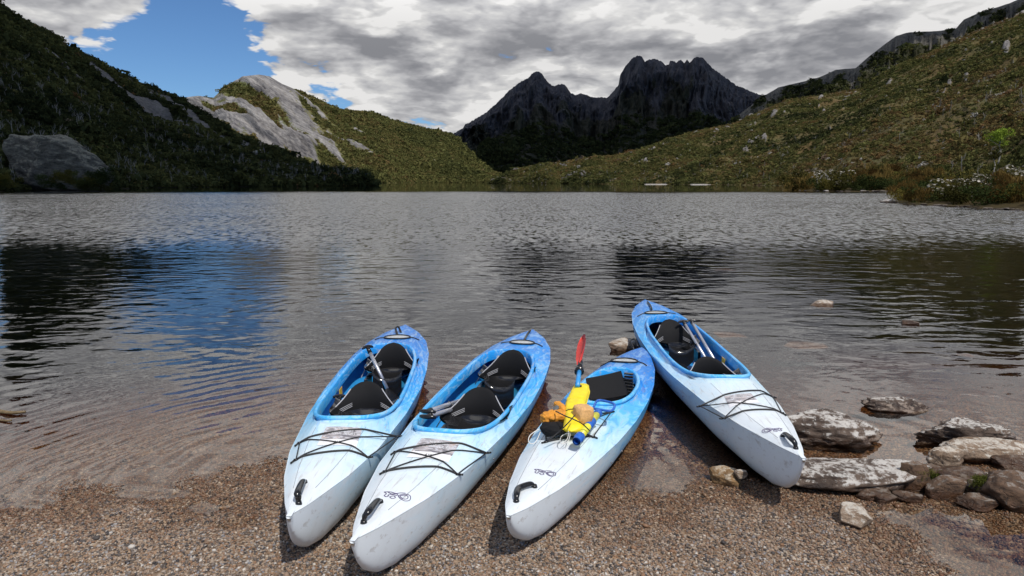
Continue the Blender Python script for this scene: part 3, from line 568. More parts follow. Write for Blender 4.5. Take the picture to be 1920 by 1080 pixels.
m_bolt = simple('steel_bolt', (.35, .33, .36), .3, .1, 60, .1, .9)
m_cord = simple('white_cord', (.70, .68, .64), .7, .1)
m_st, t, o = mat('photo_sticker')
uvc = t.new('ShaderNodeAttribute', attribute_name='v').outputs['Fac']; tc = t.new('ShaderNodeTexCoord').outputs['Object']
pn = t.noise(t.v('MULTIPLY', tc, (12, 30, 1)), 1.0, 5, .65, .8); picc = t.ramp(pn, [(0, (.06, .07, .10)), (.40, (.16, .15, .17)), (.47, (.34, .30, .30)), (.53, (.62, .64, .70)), (.6, (.45, .33, .27)), (1, (.80, .80, .84))])
bsdf(t, o, t.mix(t.mr(uvc, .30, .32), (.84, .83, .84), picc), .35)

def tab(xs, ys, q):          # smooth table lookup
    xx = np.linspace(xs[0], xs[-1], 801); yv = np.interp(xx, xs, ys); k = 11; ker = np.hanning(2 * k + 1); ker /= ker.sum()
    pad = np.concatenate([2 * yv[0] - yv[1:k + 1][::-1], yv, 2 * yv[-1] - yv[-k - 1:-1][::-1]]); return np.interp(q, xx, np.convolve(pad, ker, 'valid'))
class Kayak:
    def __init__(s, L, wm, cyc, cb, ca, cn, tandem, bowz, sternz, crown):
        s.L, s.wm, s.cyc, s.cb, s.ca, s.cn, s.tandem, s.crown = L, wm, cyc, cb, ca, cn, tandem, crown; s.bowz, s.sternz = bowz, sternz
        if tandem: s.ws = ([0, .03, .11, .2, .36, .5, .63, .75, .85, .93, .977, 1], [.0, .15, .44, .67, .89, 1, 1, .93, .76, .46, .17, .0])
        else: s.ws = ([0, .03, .10, .2, .33, .45, .58, .70, .82, .92, .97, 1], [.035, .19, .43, .68, .88, .98, 1.0, .93, .74, .45, .23, .035])
    def w(s, y): return np.maximum(.012, tab(s.ws[0], s.ws[1], np.clip(np.asarray(y, float) / s.L, 0, 1)) * s.wm)
    def zs(s, y):
        u = np.clip(np.asarray(y, float) / s.L, 0, 1); zm = .265 if s.tandem else .25
        return .05 - .11 * u + zm + (s.bowz - zm) * np.clip(1 - u / .5, 0, 1) ** 1.8 + (s.sternz - zm) * np.clip((u - .5) / .5, 0, 1) ** 1.8
    def zk(s, y):
        y = np.asarray(y, float); L = s.L; xs = np.array([0, .015, .04, .08, .14, .22, .34, .55, 1.0]); v = np.array([.97, .84, .70, .54, .36, .20, .085, .02, 0])
        return .05 - .11 * y / L + np.interp(y, xs, v) * s.bowz + np.interp(L - y, xs, v) * s.sternz
    def zd(s, x, y):
        x = np.asarray(x, float); y = np.asarray(y, float); w_ = s.w(y); tt = np.clip(np.abs(x) / w_, 0, 1); u = y / s.L
        f = np.where(tt < .55, 1 - .13 * (tt / .55) ** 2, .87 * (1 - np.clip((tt - .55) / .45, 0, 1) ** 1.25))
        cr = s.crown * np.interp(u, [0, .05, .26, .5, .75, .95, 1], [.03, .35, 1.05, .85, 1.0, .30, .03])
        return s.zs(y) + cr * f
    def cock(s, ph):       # ph array 0..2pi, 0 = towards the bow
        e = 2 / s.cn; cx = np.sign(np.sin(ph)) * np.abs(np.sin(ph)) ** e * s.ca; cy = s.cyc - np.sign(np.cos(ph)) * np.abs(np.cos(ph)) ** e * s.cb; return -cx, cy
    def build(s, name, pxb, pxs, zb, label, y_w, y_b, seed, dz=0.0, roll=0.0):
        Bp = un(*pxb, zb); Sp = un(*pxs, s.sternz + dz - .06); d = (Sp - Bp)[:2]; Ln = float(np.hypot(*d)); s.stretch = Ln / s.L; s.head = math.atan2(d[0], d[1])
        s.L0 = s.L
        root = empty(name, (Bp[0], Bp[1], dz), -s.head); root['label'] = label; root['category'] = 'kayak'
        s.root = root; s.seed = seed
        s.M = np.array([[math.cos(s.head), math.sin(s.head)], [-math.sin(s.head), math.cos(s.head)]]); s.o3 = np.array([Bp[0], Bp[1], dz])
        # rescale lengthwise so the tips fall where they lie on the beach
        k = s.stretch; s.L *= k; s.cyc *= k; s.cb *= k
        s.m = plastic(name + '_plastic_%d' % seed, y_w * s.L, y_b * s.L, 1, seed * 3.7)
        # hull
        ys = np.concatenate([np.linspace(0, .5, 60) ** 1.0, np.linspace(.5, s.L - .5, 90)[1:], np.linspace(s.L - .5, s.L, 60)[1:]]); nv = 41
        a = np.linspace(0, 1, nv // 2 + 1); b0, b1, b2, b3 = (1 - a) ** 3, 3 * a * (1 - a) ** 2, 3 * a * a * (1 - a), a ** 3
        W = s.w(ys)[:, None]; ZS = s.zs(ys)[:, None]; ZK = s.zk(ys)[:, None]; hh = ZS - ZK
        hx = b0 * W + b1 * W * .93 + b2 * W * .80 + b3 * 0; hz = b0 * ZS + b1 * (ZS - hh * .62) + b2 * (ZK - .02 * hh) + b3 * ZK
        X_ = np.concatenate([-hx, hx[:, :-1][:, ::-1]], 1); Z_ = np.concatenate([hz, hz[:, :-1][:, ::-1]], 1); Y_ = np.repeat(ys[:, None], X_.shape[1], 1)
        hull = np.stack([X_, Y_, Z_], -1); n_ = X_.shape[1]
        fa = [tuple(f) for f in grid_faces(len(ys), n_)] + [tuple(range(n_)), tuple(range((len(ys) - 1) * n_, len(ys) * n_))[::-1]]
        link('hull', mesh('hull', hull, fa, s.m), root)
        # inner skin seen through the cockpit
        q0, q1 = np.searchsorted(ys, s.cyc - s.cb - .25), np.searchsorted(ys, s.cyc + s.cb + .2); sub = hull[q0:q1, 3:-3].copy(); sub[:, :, 0] *= .97; sub[:, :, 2] += .008
        link('inner_skin', mesh('inner_skin', sub, grid_faces(sub.shape[0], sub.shape[1]), m_liner), root)
        # deck with cockpit opening
        nph = 240; ph = np.linspace(0, 2 * np.pi, nph, endpoint=False); cx, cy = s.cock(ph)
        sy = (1 - np.cos(ph)) / 2 * s.L; sxx = -np.sign(np.sin(ph)) * s.w(sy); sxx = np.where(np.abs(np.sin(ph)) < 1e-6, 0, sxx)
        nr = 34; r = np.linspace(0, 1, nr)[:, None] ** 1.25
        DX = cx * (1 - r) + sxx * r; DY = cy * (1 - r) + sy * r
        dist = np.hypot(DX - cx, DY - cy); Zd = s.zd(DX, DY)
        Zd = Zd + .010 * np.exp(-(dist / .03) ** 2) - .014 * np.exp(-((dist - .058) / .014) ** 2) + .008 * np.exp(-((dist - .085) / .02) ** 2) * (dist > .05)
        Zd[-1] = s.zs(DY[-1]) + .002
        link('deck', mesh('deck', np.stack([DX, DY, Zd], -1), grid_faces(nr, nph, True), s.m), root)
        s.hull_in = hull
        # coaming
        prof = [(-.004, -.055), (-.004, .022), (.002, .028), (.010, .031), (.021, .028), (.027, .019), (.026, .009), (.018, .004), (.017, -.015)]
        nx = np.gradient(np.concatenate([cy[-2:], cy, cy[:2]]))[2:-2]; ny = -np.gradient(np.concatenate([cx[-2:], cx, cx[:2]]))[2:-2]; ln = np.hypot(nx, ny); nx, ny = nx / ln, ny / ln
        if np.mean(nx * cx + ny * (cy - s.cyc)) < 0: nx, ny = -nx, -ny
        zc = s.zd(cx, cy); zc = np.convolve(np.concatenate([zc[-6:], zc, zc[:6]]), np.ones(13) / 13, 'valid')
        rings = [np.stack([cx + nx * a_, cy + ny * a_, zc + b_], -1) for a_, b_ in prof]
        s.mc = plastic('coaming_plastic_%d' % seed, -.6 * s.L if s.tandem else -.2 * s.L, 1.25 * s.L, 1, seed * 3.7 + 9)
        link('coaming', mesh('coaming', np.stack(rings), grid_faces(len(prof), nph, True), s.mc), root)
        return s
    def loc(s, p):       # world -> kayak frame
        q = s.M @ (np.asarray(p)[:2] - s.o3[:2]); q = np.array([q[0] * 1.0, q[1]]); return np.array([math.cos(s.head) * (p[0] - s.o3[0]) - math.sin(s.head) * (p[1] - s.o3[1]), math.sin(s.head) * (p[0] - s.o3[0]) + math.cos(s.head) * (p[1] - s.o3[1]), p[2] - s.o3[2]])
    def at(s, px, py, z): return s.loc(un(px, py, z + s.o3[2]))
    def hit(s, px, py, lift=0.0):       # where the ray of a photo pixel meets the deck
        z = .42
        for _ in range(25): p = s.at(px, py, z); z = .5 * z + .5 * (float(s.zd(p[0], p[1])) + lift)
        return s.at(px, py, z)
    def world(s, q): return (s.o3[0] + math.cos(s.head) * q[0] + math.sin(s.head) * q[1], s.o3[1] - math.sin(s.head) * q[0] + math.cos(s.head) * q[1], s.o3[2] + q[2])
    def cordpts(s, a, b, lift=.006, n=22):
        out = []
        for k in range(n + 1):
            x = a[0] + (b[0] - a[0]) * k / n; y = a[1] + (b[1] - a[1]) * k / n; out.append((x, y, float(s.zd(x, y)) + lift))
        # taut cord: lift to the hull of its own path
        P_ = np.array(out); u = np.arange(n + 1); z = P_[:, 2].copy()
        for _ in range(60): z[1:-1] = np.maximum(z[1:-1], (z[:-2] + z[2:]) / 2)
        P_[:, 2] = z; return P_
    def fittings(s, LB, RB, LF, RF, handle, stern_handle, oval, sticker=None, logo=None, cross=True):
        r = s.root; pts = [s.hit(*p) for p in (LB, RB, LF, RF)]; lb, rb, lf, rf = pts
        bg = link('deck_bungee', None, r)
        def cord(a, b_, rad=.0042): MB().tube(s.cordpts(a, b_), rad, 6).build('cord', m_rope, bg)
        cord(lb, rb, .006); cord(lf, rf, .006); cord(lb, lf, .0038); cord(rb, rf, .0038)
        if cross: cord(lb, rf, .004); cord(rb, lf, .004)
        for a, b_ in ((lb, rb), (rb, lb), (lf, rf), (rf, lf)):
            d = (a - b_) / np.linalg.norm(a - b_); m_ = MB(); z = float(s.zd(a[0], a[1])); m_.tube([(a[0] - d[0] * .012, a[1] - d[1] * .012, z + .006), (a[0] + d[0] * .012, a[1] + d[1] * .012, z + .006)], .009, 8, True, .8); m_.tube([(a[0] + d[0] * .010, a[1] + d[1] * .010, z + .004), (a[0] + d[0] * .03, a[1] + d[1] * .03, float(s.zd(a[0] + d[0] * .03, a[1] + d[1] * .03)) + .006)], .006, 8); m_.build('anchor', m_black, r)
        # bow carry handle
        if handle:
            pa, pb, top = s.hit(*handle[0]), s.hit(*handle[1]), s.hit(*handle[2], lift=handle[3])
            hp = spline([pa + [0, 0, .004], pa * .75 + top * .25 + [0, 0, .018], top * .92 + pa * .04 + pb * .04, pb * .75 + top * .25 + [0, 0, .018], pb + [0, 0, .004]], 6); m_ = MB(); m_.tube(hp, [.010 + .008 * math.sin(math.pi * k / (len(hp) - 1)) for k in range(len(hp))], 10, True, .75)
            h_ = m_.build('carry_handle', m_black, r)
            for p in (pa, pb): MB().tube([(p[0], p[1], p[2] - .004), (p[0], p[1], p[2] + .012)], [.017, .013], 12).build('handle_mount', m_black, h_)
        if stern_handle:
            hp = spline([s.hit(px, py, lift=l) for px, py, l in stern_handle], 6); MB().tube(hp, .012, 8, True, .8).build('stern_handle', m_black, r)
        if oval:
            (ox, oy, ow) = oval; c = s.hit(ox, oy); aw = ow / F * (H + c[1] * 0 + un(ox, oy, .4)[1]) / 2 * .92 if False else ow / F * un(ox, oy, .4)[1] * .5; al = aw * .75; V = []; n = 40
            ring = [(c[0] + aw * math.cos(2 * math.pi * k / n), c[1] + al * math.sin(2 * math.pi * k / n)) for k in range(n)]
            m_ = MB(); m_.add([(x, y, float(s.zd(x, y)) + .006) for x, y in ring] + [(c[0], c[1], float(s.zd(c[0], c[1])) + .007)], [(k, (k + 1) % n, n) for k in range(n)]); m_.build('rear_recess', m_oval, r)
            m_ = MB(); m_.tube([(x, y, float(s.zd(x, y)) + .010) for x, y in ring + ring[:1]], .007, 6, False); m_.build('recess_cord', m_rope, r)
            m_ = MB(); m_.tube(s.cordpts((c[0] - aw, c[1] + .01, 0), (c[0] - min(float(s.w(c[1])) * .96, aw * 1.7), c[1] - .03, 0), .008, 6), .005, 6); m_.build('rear_deck_cord', m_rope, r); m_ = MB(); m_.tube(s.cordpts((c[0] + aw, c[1] + .01, 0), (c[0] + min(float(s.w(c[1])) * .96, aw * 1.7), c[1] - .03, 0), .008, 6), .005, 6); m_.build('rear_deck_cord', m_rope, r)
        if sticker:
            q = [s.hit(*p) for p in sticker]; n = 16; V = []; vv = []
            for i in range(n + 1):
                for j in range(n + 1):
                    u, v_ = i / n, j / n; p = (q[0] * (1 - u) + q[1] * u) * (1 - v_) + (q[3] * (1 - u) + q[2] * u) * v_; V.append((p[0], p[1], float(s.zd(p[0], p[1])) + .0025)); vv.append(1 - v_)
            stk = link('map_sticker', mesh('sticker', V, grid_faces(n + 1, n + 1), m_st, True, {'v': vv}), r)
            def put(txt, u0, u1, v0, v1, mm):
                fc = bpy.data.curves.new('t', 'FONT'); fc.body = txt; fc.resolution_u = 2; fo = bpy.data.objects.new('t', fc); C.objects.link(fo); dg = bpy.context.evaluated_depsgraph_get(); tm = bpy.data.meshes.new_from_object(fo.evaluated_get(dg)); bpy.data.objects.remove(fo)
                co = np.array([v.co[:] for v in tm.vertices]); mn, mxx = co.min(0), co.max(0); V = []
                for c_ in co:
                    u = u0 + (u1 - u0) * (c_[0] - mn[0]) / (mxx[0] - mn[0]); v_ = v1 + (v0 - v1) * (c_[1] - mn[1]) / (mxx[1] - mn[1]); p = (q[0] * (1 - u) + q[1] * u) * (1 - v_) + (q[3] * (1 - u) + q[2] * u) * v_; V.append((p[0], p[1], float(s.zd(p[0], p[1])) + .0045))
                link('lettering', mesh('lettering', V, [tuple(p.vertices) for p in tm.polygons], mm, False), stk)
            put('MOUNTAIN', .28, .78, .12, .27, m_white); put('CANOE TOURS', .16, .86, .30, .46, m_white); put('$35', .40, .56, .80, .92, m_black)
        if logo:
            cx_, cy_, sc_, fl = logo; c = s.hit(cx_, cy_); m_ = MB(); th0 = -s.head
            def str_(pp, cl=False):
                P_ = []
                for a_, b_ in spline([(x, y, 0) for x, y in pp], 5)[:, :2]:
                    X_, Y_ = c[0] + fl * a_ * sc_, c[1] + b_ * sc_ * .8; P_.append((X_, Y_, float(s.zd(X_, Y_)) + .002))
                m_.tube(P_, .0022, 5, True, .3)
            str_([(.2, .0), (.5, .45), (1.0, .6), (1.15, 0), (.85, -.55), (.45, -.4), (.2, 0)]); str_([(.35, .0), (.6, .3), (.9, .35), (.95, 0), (.75, -.35), (.45, -.2), (.35, 0)])
            str_([(-.35, -.5), (-.1, -.2), (.12, -.5), (-.1, -.75), (-.35, -.5)]); str_([(-1.1, .45), (-.6, .55), (-.1, .35), (.2, .6), (.6, .75)]); str_([(-1.1, .45), (-.8, .1), (-.85, -.3), (-.6, -.55), (-.5, -.3), (-.6, -.2)]); str_([(-.8, .5), (-.4, .15), (0, .3), (.1, .0), (-.3, .05), (-.6, -.1)])
            m_.build('bow_logo', m_purple, r)
        # seams on the front deck and bolts on the side
        for sg in (-1, 1):
            P_ = [(sg * .55 * float(s.w(y)), y, float(s.zd(sg * .55 * float(s.w(y)), y)) + .0008) for y in np.linspace(.28, s.cyc - s.cb - .12, 16)]; MB().tube(P_, .0016, 5, True, .4).build('deck_seam', m_seam, r)
            m_ = MB()
            for q_ in (.30, .36, .42):
                y = q_ * s.L; W_ = float(s.w(y)); zs_, zk_ = float(s.zs(y)), float(s.zk(y)); x = sg * (W_ * .965); MB().tube([(x, y, zs_ - .10), (x + sg * .005, y, zs_ - .10)], .006, 8).build('side_bolt', m_bolt, r)
            x0, y0 = sg * .80 * float(s.w(.62 * s.L)), .62 * s.L; m_ = MB()
            for k in range(9):
                y = y0 + k * .028; m_.tube([(sg * .80 * float(s.w(y)) - .010, y, float(s.zd(sg * .80 * float(s.w(y)) - .010, y)) + .0015), (sg * .80 * float(s.w(y)) + .012, y + .01 * (k % 3 - 1), float(s.zd(sg * .80 * float(s.w(y)) + .012, y)) + .0015)], .0016, 4, True, .3)
            if sg == 1: m_.build('side_lettering', m_pink, r)['kind'] = 'stuff'

def seat(k, px_top, px_base, ztop, zbase, width, tilt=.0, pan=True, far=False):
    """seat with its backrest; px of the backrest's top and of the middle of its foot"""
    tp = k.at(*px_top, ztop); bs = k.at(*px_base, zbase); st = link('seat', None, k.root)
    xm = (tp[0] + bs[0]) / 2; bs = np.array([bs[0], bs[1], zbase]); top = np.array([tp[0], tp[1], ztop])
    def prof(v): return width / 2 * float(np.interp(v, [0, .04, .12, .25, .45, .65, .8, .9, .96, 1], [.72, .93, 1.0, .93, .72, .56, .46, .34, .21, .0]))
    nu, nv = 24, 26; V = []; 
    ax = top - bs
    for side in (1, -1):
        for j in range(nv + 1):
            v = j / nv; hw = prof(v)
            for i in range(nu + 1):
                u = i / nu * 2 - 1; x = u * hw; p = bs + ax * v; bow = -.13 * (x / (width / 2)) ** 2 * (1 - .3 * v) - .02 * math.sin(v * math.pi)
                edge = (1 - abs(u) ** 4) * (1 - max(0, (v - .8) / .2) ** 3) * .011
                V.append((p[0] + x, p[1] + bow - side * edge, p[2]))
    g = grid_faces(nv + 1, nu + 1); n = (nv + 1) * (nu + 1); fa = np.vstack([g, (g + n)[:, ::-1]])
    link('backrest', mesh('backrest', V, fa, m_padb), st)
    m_ = MB()      # moulded ribs low on both sides
    for sg in (-1, 1):
        for q in range(3):
            P_ = []
            for e in range(6):
                x = sg * (width * (.22 + .035 * e)); v = .34 - .028 * e - q * .055; v = max(.05, v); p = bs + ax * v; P_.append((p[0] + x, p[1] - .13 * (x / (width / 2)) ** 2 - .02 * math.sin(v * math.pi) - .012, p[2]))
            MB().tube(P_, .0022, 5).build('moulded_rib', m_strap, st)
    for sg in (-1, 1):
        P_ = []
        for v in np.linspace(.78, .12, 8):
            x = sg * prof(v) * 1.03; p = bs + ax * v; P_.append((p[0] + x, p[1] - .13 * (x / (width / 2)) ** 2 * (1 - .3 * v) - .02 * math.sin(v * math.pi), p[2]))
        P_.append((bs[0] + sg * width * .56, bs[1] - .20, bs[2] - .02)); MB().tube(P_, .0042, 6).build('strap', m_strap, st)
    # seat pan: glossy moulded shell in front of the backrest
    a = width * .50; l = .46
    def f(u, v):
        x = (u * 2 - 1); w_ = min(v / .82, 1); s_ = math.sqrt(max(0.02, 1 - .72 * (max(0, w_ - .45) / .55) ** 2)) if w_ > .45 else 1
        z = .05 + .075 * abs(x) ** 2.6 + .030 * math.exp(-((w_ - .10) / .10) ** 2) - .045 * (1 - x * x) * math.sin(min(1, max(0, w_ - .12) * 1.25) * math.pi) + .03 * w_
        z -= .15 * max(0, (v - .82) / .18) ** .8
        return (bs[0] + x * a * s_, bs[1] + .05 - w_ * l - .012 * max(0, (v - .82) / .18), zbase - .055 + z)
    m_ = MB(); m_.grid(f, 26, 26); m_.grid(lambda u, v: tuple(np.array(f(u, v)) - [0, 0, .012]), 26, 26)
    m_.build('seat_pan', m_pan, st)
    for sg in (-1, 1):
        MB().box((bs[0] + sg * a * .86, bs[1] - .20, zbase - .07), (.03, .24, .13)).build('seat_bracket', m_black, st, False)
    m_ = MB(); m_.box((bs[0], bs[1] - l - .1, zbase - .11), (.055, .34, .03)); m_.build('seat_rail', m_black, st, False)
    return st

def canoe_paddle(a, b, label, grip=True, name='paddle', rad=.0155):
    """aluminium shaft from a to b (world), with a black T grip at a"""
    a, b = np.array(a, float), np.array(b, float); rt = empty(name, tuple((a + b) / 2)); rt['label'] = label; rt['category'] = 'paddle'; c = (a + b) / 2; a, b = a - c, b - c
    m_ = MB(); m_.tube([a, b], rad, 16); m_.build('shaft', m_alu, rt)
    d = (b - a) / np.linalg.norm(b - a); sd = np.cross(d, [0, 0, 1.]); sd /= np.linalg.norm(sd)
    if grip:
        m_ = MB(); m_.tube([a + d * .05, a - d * .012], [rad * 1.25, rad * 1.0], 12); m_.tube(spline([a - sd * .052 - d * .004, a - sd * .03 - d * .014, a - d * .018, a + sd * .03 - d * .014, a + sd * .052 - d * .004], 5), [.009 + .006 * math.sin(math.pi * k / 20) for k in range(21)], 12); m_.build('grip', m_black, rt)
    # blade at the hidden end
    m_ = MB(); up = np.cross(sd, d)
    m_.grid(lambda u, v: tuple(b + d * (v * .42) + sd * ((u * 2 - 1) * .085 * float(np.interp(v, [0, .2, .6, .9, 1], [.2, .8, 1, .85, .5]))) + up * .006 * (1 - (u * 2 - 1) ** 2)), 8, 12); m_.grid(lambda u, v: tuple(b + d * (v * .42) + sd * ((u * 2 - 1) * .085 * float(np.interp(v, [0, .2, .6, .9, 1], [.2, .8, 1, .85, .5]))) - up * .006 * (1 - (u * 2 - 1) ** 2)), 8, 12)
    m_.build('blade', m_black, rt); return rt

TD = dict(L=4.35, wm=.385, cyc=4.35 * .508, cb=4.35 * .234, ca=.278, cn=3.3, tandem=True, crown=.088)
k1 = Kayak(**TD, bowz=.335, sternz=.36).build('kayak', (541, 969), (760, 609), .385, 'leftmost two seat kayak, blue and white, with one paddle leaning on its rim', .05, .85, 1, .0)
k2 = Kayak(**TD, bowz=.335, sternz=.36).build('kayak', (660, 1015), (999, 618), .385, 'second kayak from the left, two seats, paddle grips over its left rim', .10, .95, 2, .0)
k4 = Kayak(**TD, bowz=.335, sternz=.36).build('kayak', (1508, 860), (1209, 562), .395, 'rightmost two seat kayak, pointing right towards the lichened rock', .14, 1.0, 4, .01)
k3 = Kayak(L=3.5, wm=.315, cyc=3.5 * .585, cb=3.5 * .125, ca=.20, cn=2.4, tandem=False, bowz=.29, sternz=.32, crown=.085).build('kayak', (953, 967), (1203, 652), .34, 'smaller single seat kayak loaded with yellow paddle float and pump', .16, .85, 3, .0)
k1.fittings((562, 832), (745, 820), (555, 864), (690, 859), [(571, 905), (560, 944), (558, 922), .05], [(745, 627, .0), (742, 616, .04), (747, 613, .05), (752, 624, .0)], (745, 633, 52),
            [(612, 801), (680, 804), (668, 840), (594, 836)], None)
k2.fittings((742, 849), (912, 851), (722, 886), (858, 891), [(713, 942), (682, 980), (692, 956), .05], [(983, 638, .01), (988, 628, .02), (994, 620, .015)], (979, 643, 50),
            [(790, 822), (862, 832), (840, 868), (762, 858)], (742, 929, .062, 1))
k4.fittings((1313, 763), (1449, 746), (1357, 786), (1466, 776), [(1468, 818), (1492, 841), (1484, 822), .045], [(1222, 580, .02), (1219, 572, .02), (1214, 566, .015)], (1230, 587, 44),
            [(1358, 744), (1408, 738), (1425, 756), (1368, 766)], (1450, 806, .055, -1))
k3.fittings((1022, 806), (1146, 774), (1024, 830), (1112, 821), [(1002, 913), (968, 940), (972, 914), .02], [(1188, 655, .0), (1182, 640, .05), (1190, 636, .06), (1196, 650, .0)], (1170, 677, 56), None, (1020, 886, .055, 1))
seat(k1, (688, 714), (690, 770), .46, .26, .46); seat(k1, (738, 642), (738, 692), .46, .22, .46)
seat(k2, (903, 725), (900, 782), .46, .26, .46); seat(k2, (963, 655), (955, 707), .46, .22, .46)
seat(k4, (1325, 668), (1332, 712), .46, .26, .46); seat(k4, (1255, 598), (1262, 645), .46, .22, .46)
# single seat kayak: black seat board leaning forward in the cockpit
def board(k):
    q = [k.at(1098, 711, .42), k.at(1163, 697, .44), k.at(1176, 740, .30), k.at(1106, 750, .30)]
    st = link('seat', None, k.root); m_ = MB(); n = 14
    def f(u, v, off):
        p = (q[0] * (1 - u) + q[1] * u) * (1 - v) + (q[3] * (1 - u) + q[2] * u) * v; c = -.02 * (1 - (2 * u - 1) ** 2); return (p[0], p[1] + c + off, p[2])
    m_.grid(lambda u, v: f(u, v, 0), n, n); m_.grid(lambda u, v: f(1 - u, v, .035), n, n); m_.grid(lambda u, v: f(u, 0, .035 * v), n, 3); m_.grid(lambda u, v: f(1, u, .035 * v), n, 3); m_.grid(lambda u, v: f(0, u, .035 * v), n, 3); m_.build('backrest', m_padb, st)
    m_ = MB()
    for i in range(7):
        a = k.at(1168 + 2.4 * 1, 702 + i * 5.8, .41 - .018 * i); MB().box((a[0] + .03, a[1] + .03, a[2]), (.07, .03, .010)).build('seat_rib', m_black, st, False)
    c = k.at(1150, 735, .12); m_ = MB(); m_.grid(lambda u, v: (c[0] + (u - .5) * .36, c[1] + (v - .3) * .5, .09 + .07 * abs(2 * u - 1) ** 3 + .03 * v), 16, 16); m_.build('seat_pan', m_black, st)
board(k3)
# yellow safety labels inside the hulls
def label_plate(k, px, py, z, wx, sg):
    c = k.at(px, py, z); m_ = MB(); m_.box((c[0], c[1], z), (.004, .10, .09)); m_.build('warning_label', m_yel, k.root, False)
label_plate(k1, 639, 738, .24, 0, -1); label_plate(k4, 1356, 680, .24, 0, 1)
# paddles lying in the kayaks
canoe_paddle(un(690, 653, .47), un(726, 729, .17), 'silver paddle leaning across the back seat of the leftmost kayak')
canoe_paddle(un(637, 746, .30), un(628, 792, .17), 'silver paddle tucked beside the front seat of the leftmost kayak')
canoe_paddle(un(803, 771, .44), un(880, 746, .22), 'upper of two silver paddles resting on the left rim of the second kayak')
canoe_paddle(un(803, 781, .44), un(880, 758, .20), 'lower of two silver paddles resting on the left rim of the second kayak')
canoe_paddle(un(1282, 604, .46), un(1324, 674, .22), 'left one of two parallel silver paddles in the rightmost kayak')
canoe_paddle(un(1296, 602, .46), un(1341, 678, .22), 'right one of two parallel silver paddles in the rightmost kayak')

# ------------------------------------------------------------------ gear on the single kayak
m_red = simple('red_blade_plastic', (.70, .04, .025), .55, .1, 30); m_blue = simple('blue_plastic', (.02, .12, .50), .35, .15, 30); m_bluesh = simple('blue_shaft', (.04, .30, .68), .35, .1, 30)
m_fy = simple('yellow_fabric', (.86, .66, .015), .55, .12, 25, .5); m_py = simple('pump_yellow', (.78, .74, .06), .35, .06, 25)
m_or = simple('orange_fabric', (.66, .27, .025), .75, .25, 40, .6); m_tan = simple('tan_sponge', (.66, .38, .15), .85, .2, 90, .6); m_gr = simple('grey_pad', (.10, .11, .11), .5, .3, 40)
pa, pb = np.array(un(1073, 800, .47)), np.array(un(1094, 634, .66)); c0 = (pa + pb) / 2; rt = empty('double_paddle', tuple(c0)); tag(rt, 'double bladed paddle with red blade raised over the water', 'paddle')
d = (pb - pa) / np.linalg.norm(pb - pa); L_ = np.linalg.norm(pb - pa); sd = np.cross(d, [0, 0, 1.]); sd /= np.linalg.norm(sd); up = np.cross(sd, d)
def along(tq): return pa + (pb - pa) * tq - c0
# fractions where the pieces change, found from their pixels
def frac(py):
    best = min(np.linspace(0, 1, 400), key=lambda q: abs(HZ + 0 - HZ + (540 - F * (((pa + (pb - pa) * q - [0, 0, H]) @ np.array([0, math.sin(TILT), math.cos(TILT)])) / ((pa + (pb - pa) * q - [0, 0, H]) @ np.array([0, math.cos(TILT), -math.sin(TILT)])))) - py)); return float(best)
f1, f2, f3 = frac(692), frac(680), frac(722)
MB().tube([along(frac(724)), along(f1)], .016, 14).build('shaft', m_bluesh, rt); MB().tube([along(f1), along(frac(678))], [.019, .016], 14).build('ferrule', m_black, rt)
MB().tube([along(frac(696)) - d * .008, along(frac(696)) + d * .012], .034, 16).build('drip_ring', m_black, rt)
fb = frac(684)
def blade(u, v, sg):
    tq = fb + (1 - fb) * v; hw = .066 * float(np.interp(v, [0, .1, .3, .6, .85, .96, 1], [.2, .35, .8, 1, .85, .45, .02])); x = (u * 2 - 1) * hw; tw = 1.0; dirx = sd * math.cos(tw) + up * math.sin(tw); nx_ = -sd * math.sin(tw) + up * math.cos(tw)
    return tuple(along(tq) + dirx * (x + .012 * math.sin(v * 3)) + nx_ * (sg * .006 * (1 - (u * 2 - 1) ** 2) + .02 * (u * 2 - 1) ** 2))
m_ = MB(); m_.grid(lambda u, v: blade(u, v, 1), 10, 30); m_.grid(lambda u, v: blade(1 - u, v, -1), 10, 30); m_.build('blade', m_red, rt)
# paddle float: inflated yellow bag over the near blade
fa_, fb_ = np.array(un(1071, 812, .43)), np.array(un(1090, 722, .50)); rf = empty('paddle_float', tuple((fa_ + fb_) / 2)); tag(rf, 'inflated bright yellow float bag strapped on the kayak deck', 'paddle float'); cc = (fa_ + fb_) / 2
fd = (fb_ - fa_); fs = np.cross(fd, [0, 0, 1.]); fs /= np.linalg.norm(fs)
def bag(u, v):
    th = 2 * math.pi * u; w_ = float(np.interp(v, [0, .03, .15, .5, .8, .97, 1], [.0, .72, .80, 1.0, .86, .62, 0])) * .070; hh = float(np.interp(v, [0, .03, .2, .55, .85, .97, 1], [0, .4, .8, 1.0, .8, .3, 0])) * .045
    ct, st = math.cos(th), math.sin(th); ct = math.copysign(abs(ct) ** .7, ct); st = math.copysign(abs(st) ** .8, st)
    wr = 1 + .07 * float(fbm(u * 8, v * 9, 0, 3, 5)) - .10 * math.exp(-((v - .52) / .03) ** 2)
    return tuple(fa_ + fd * v - cc + fs * ct * w_ * wr + np.array([0, 0, 1]) * (st * hh * wr + .01) + fs * .006 * math.sin(v * 9))
m_ = MB(); m_.grid(bag, 40, 50); m_.build('bag', m_fy, rf)
m_ = MB()
for u_ in (0.0, .5):
    m_.tube([np.array(bag(u_, v)) for v in np.linspace(.03, .97, 30)], .004, 6)
m_.build('welded_edge', m_fy, rf)
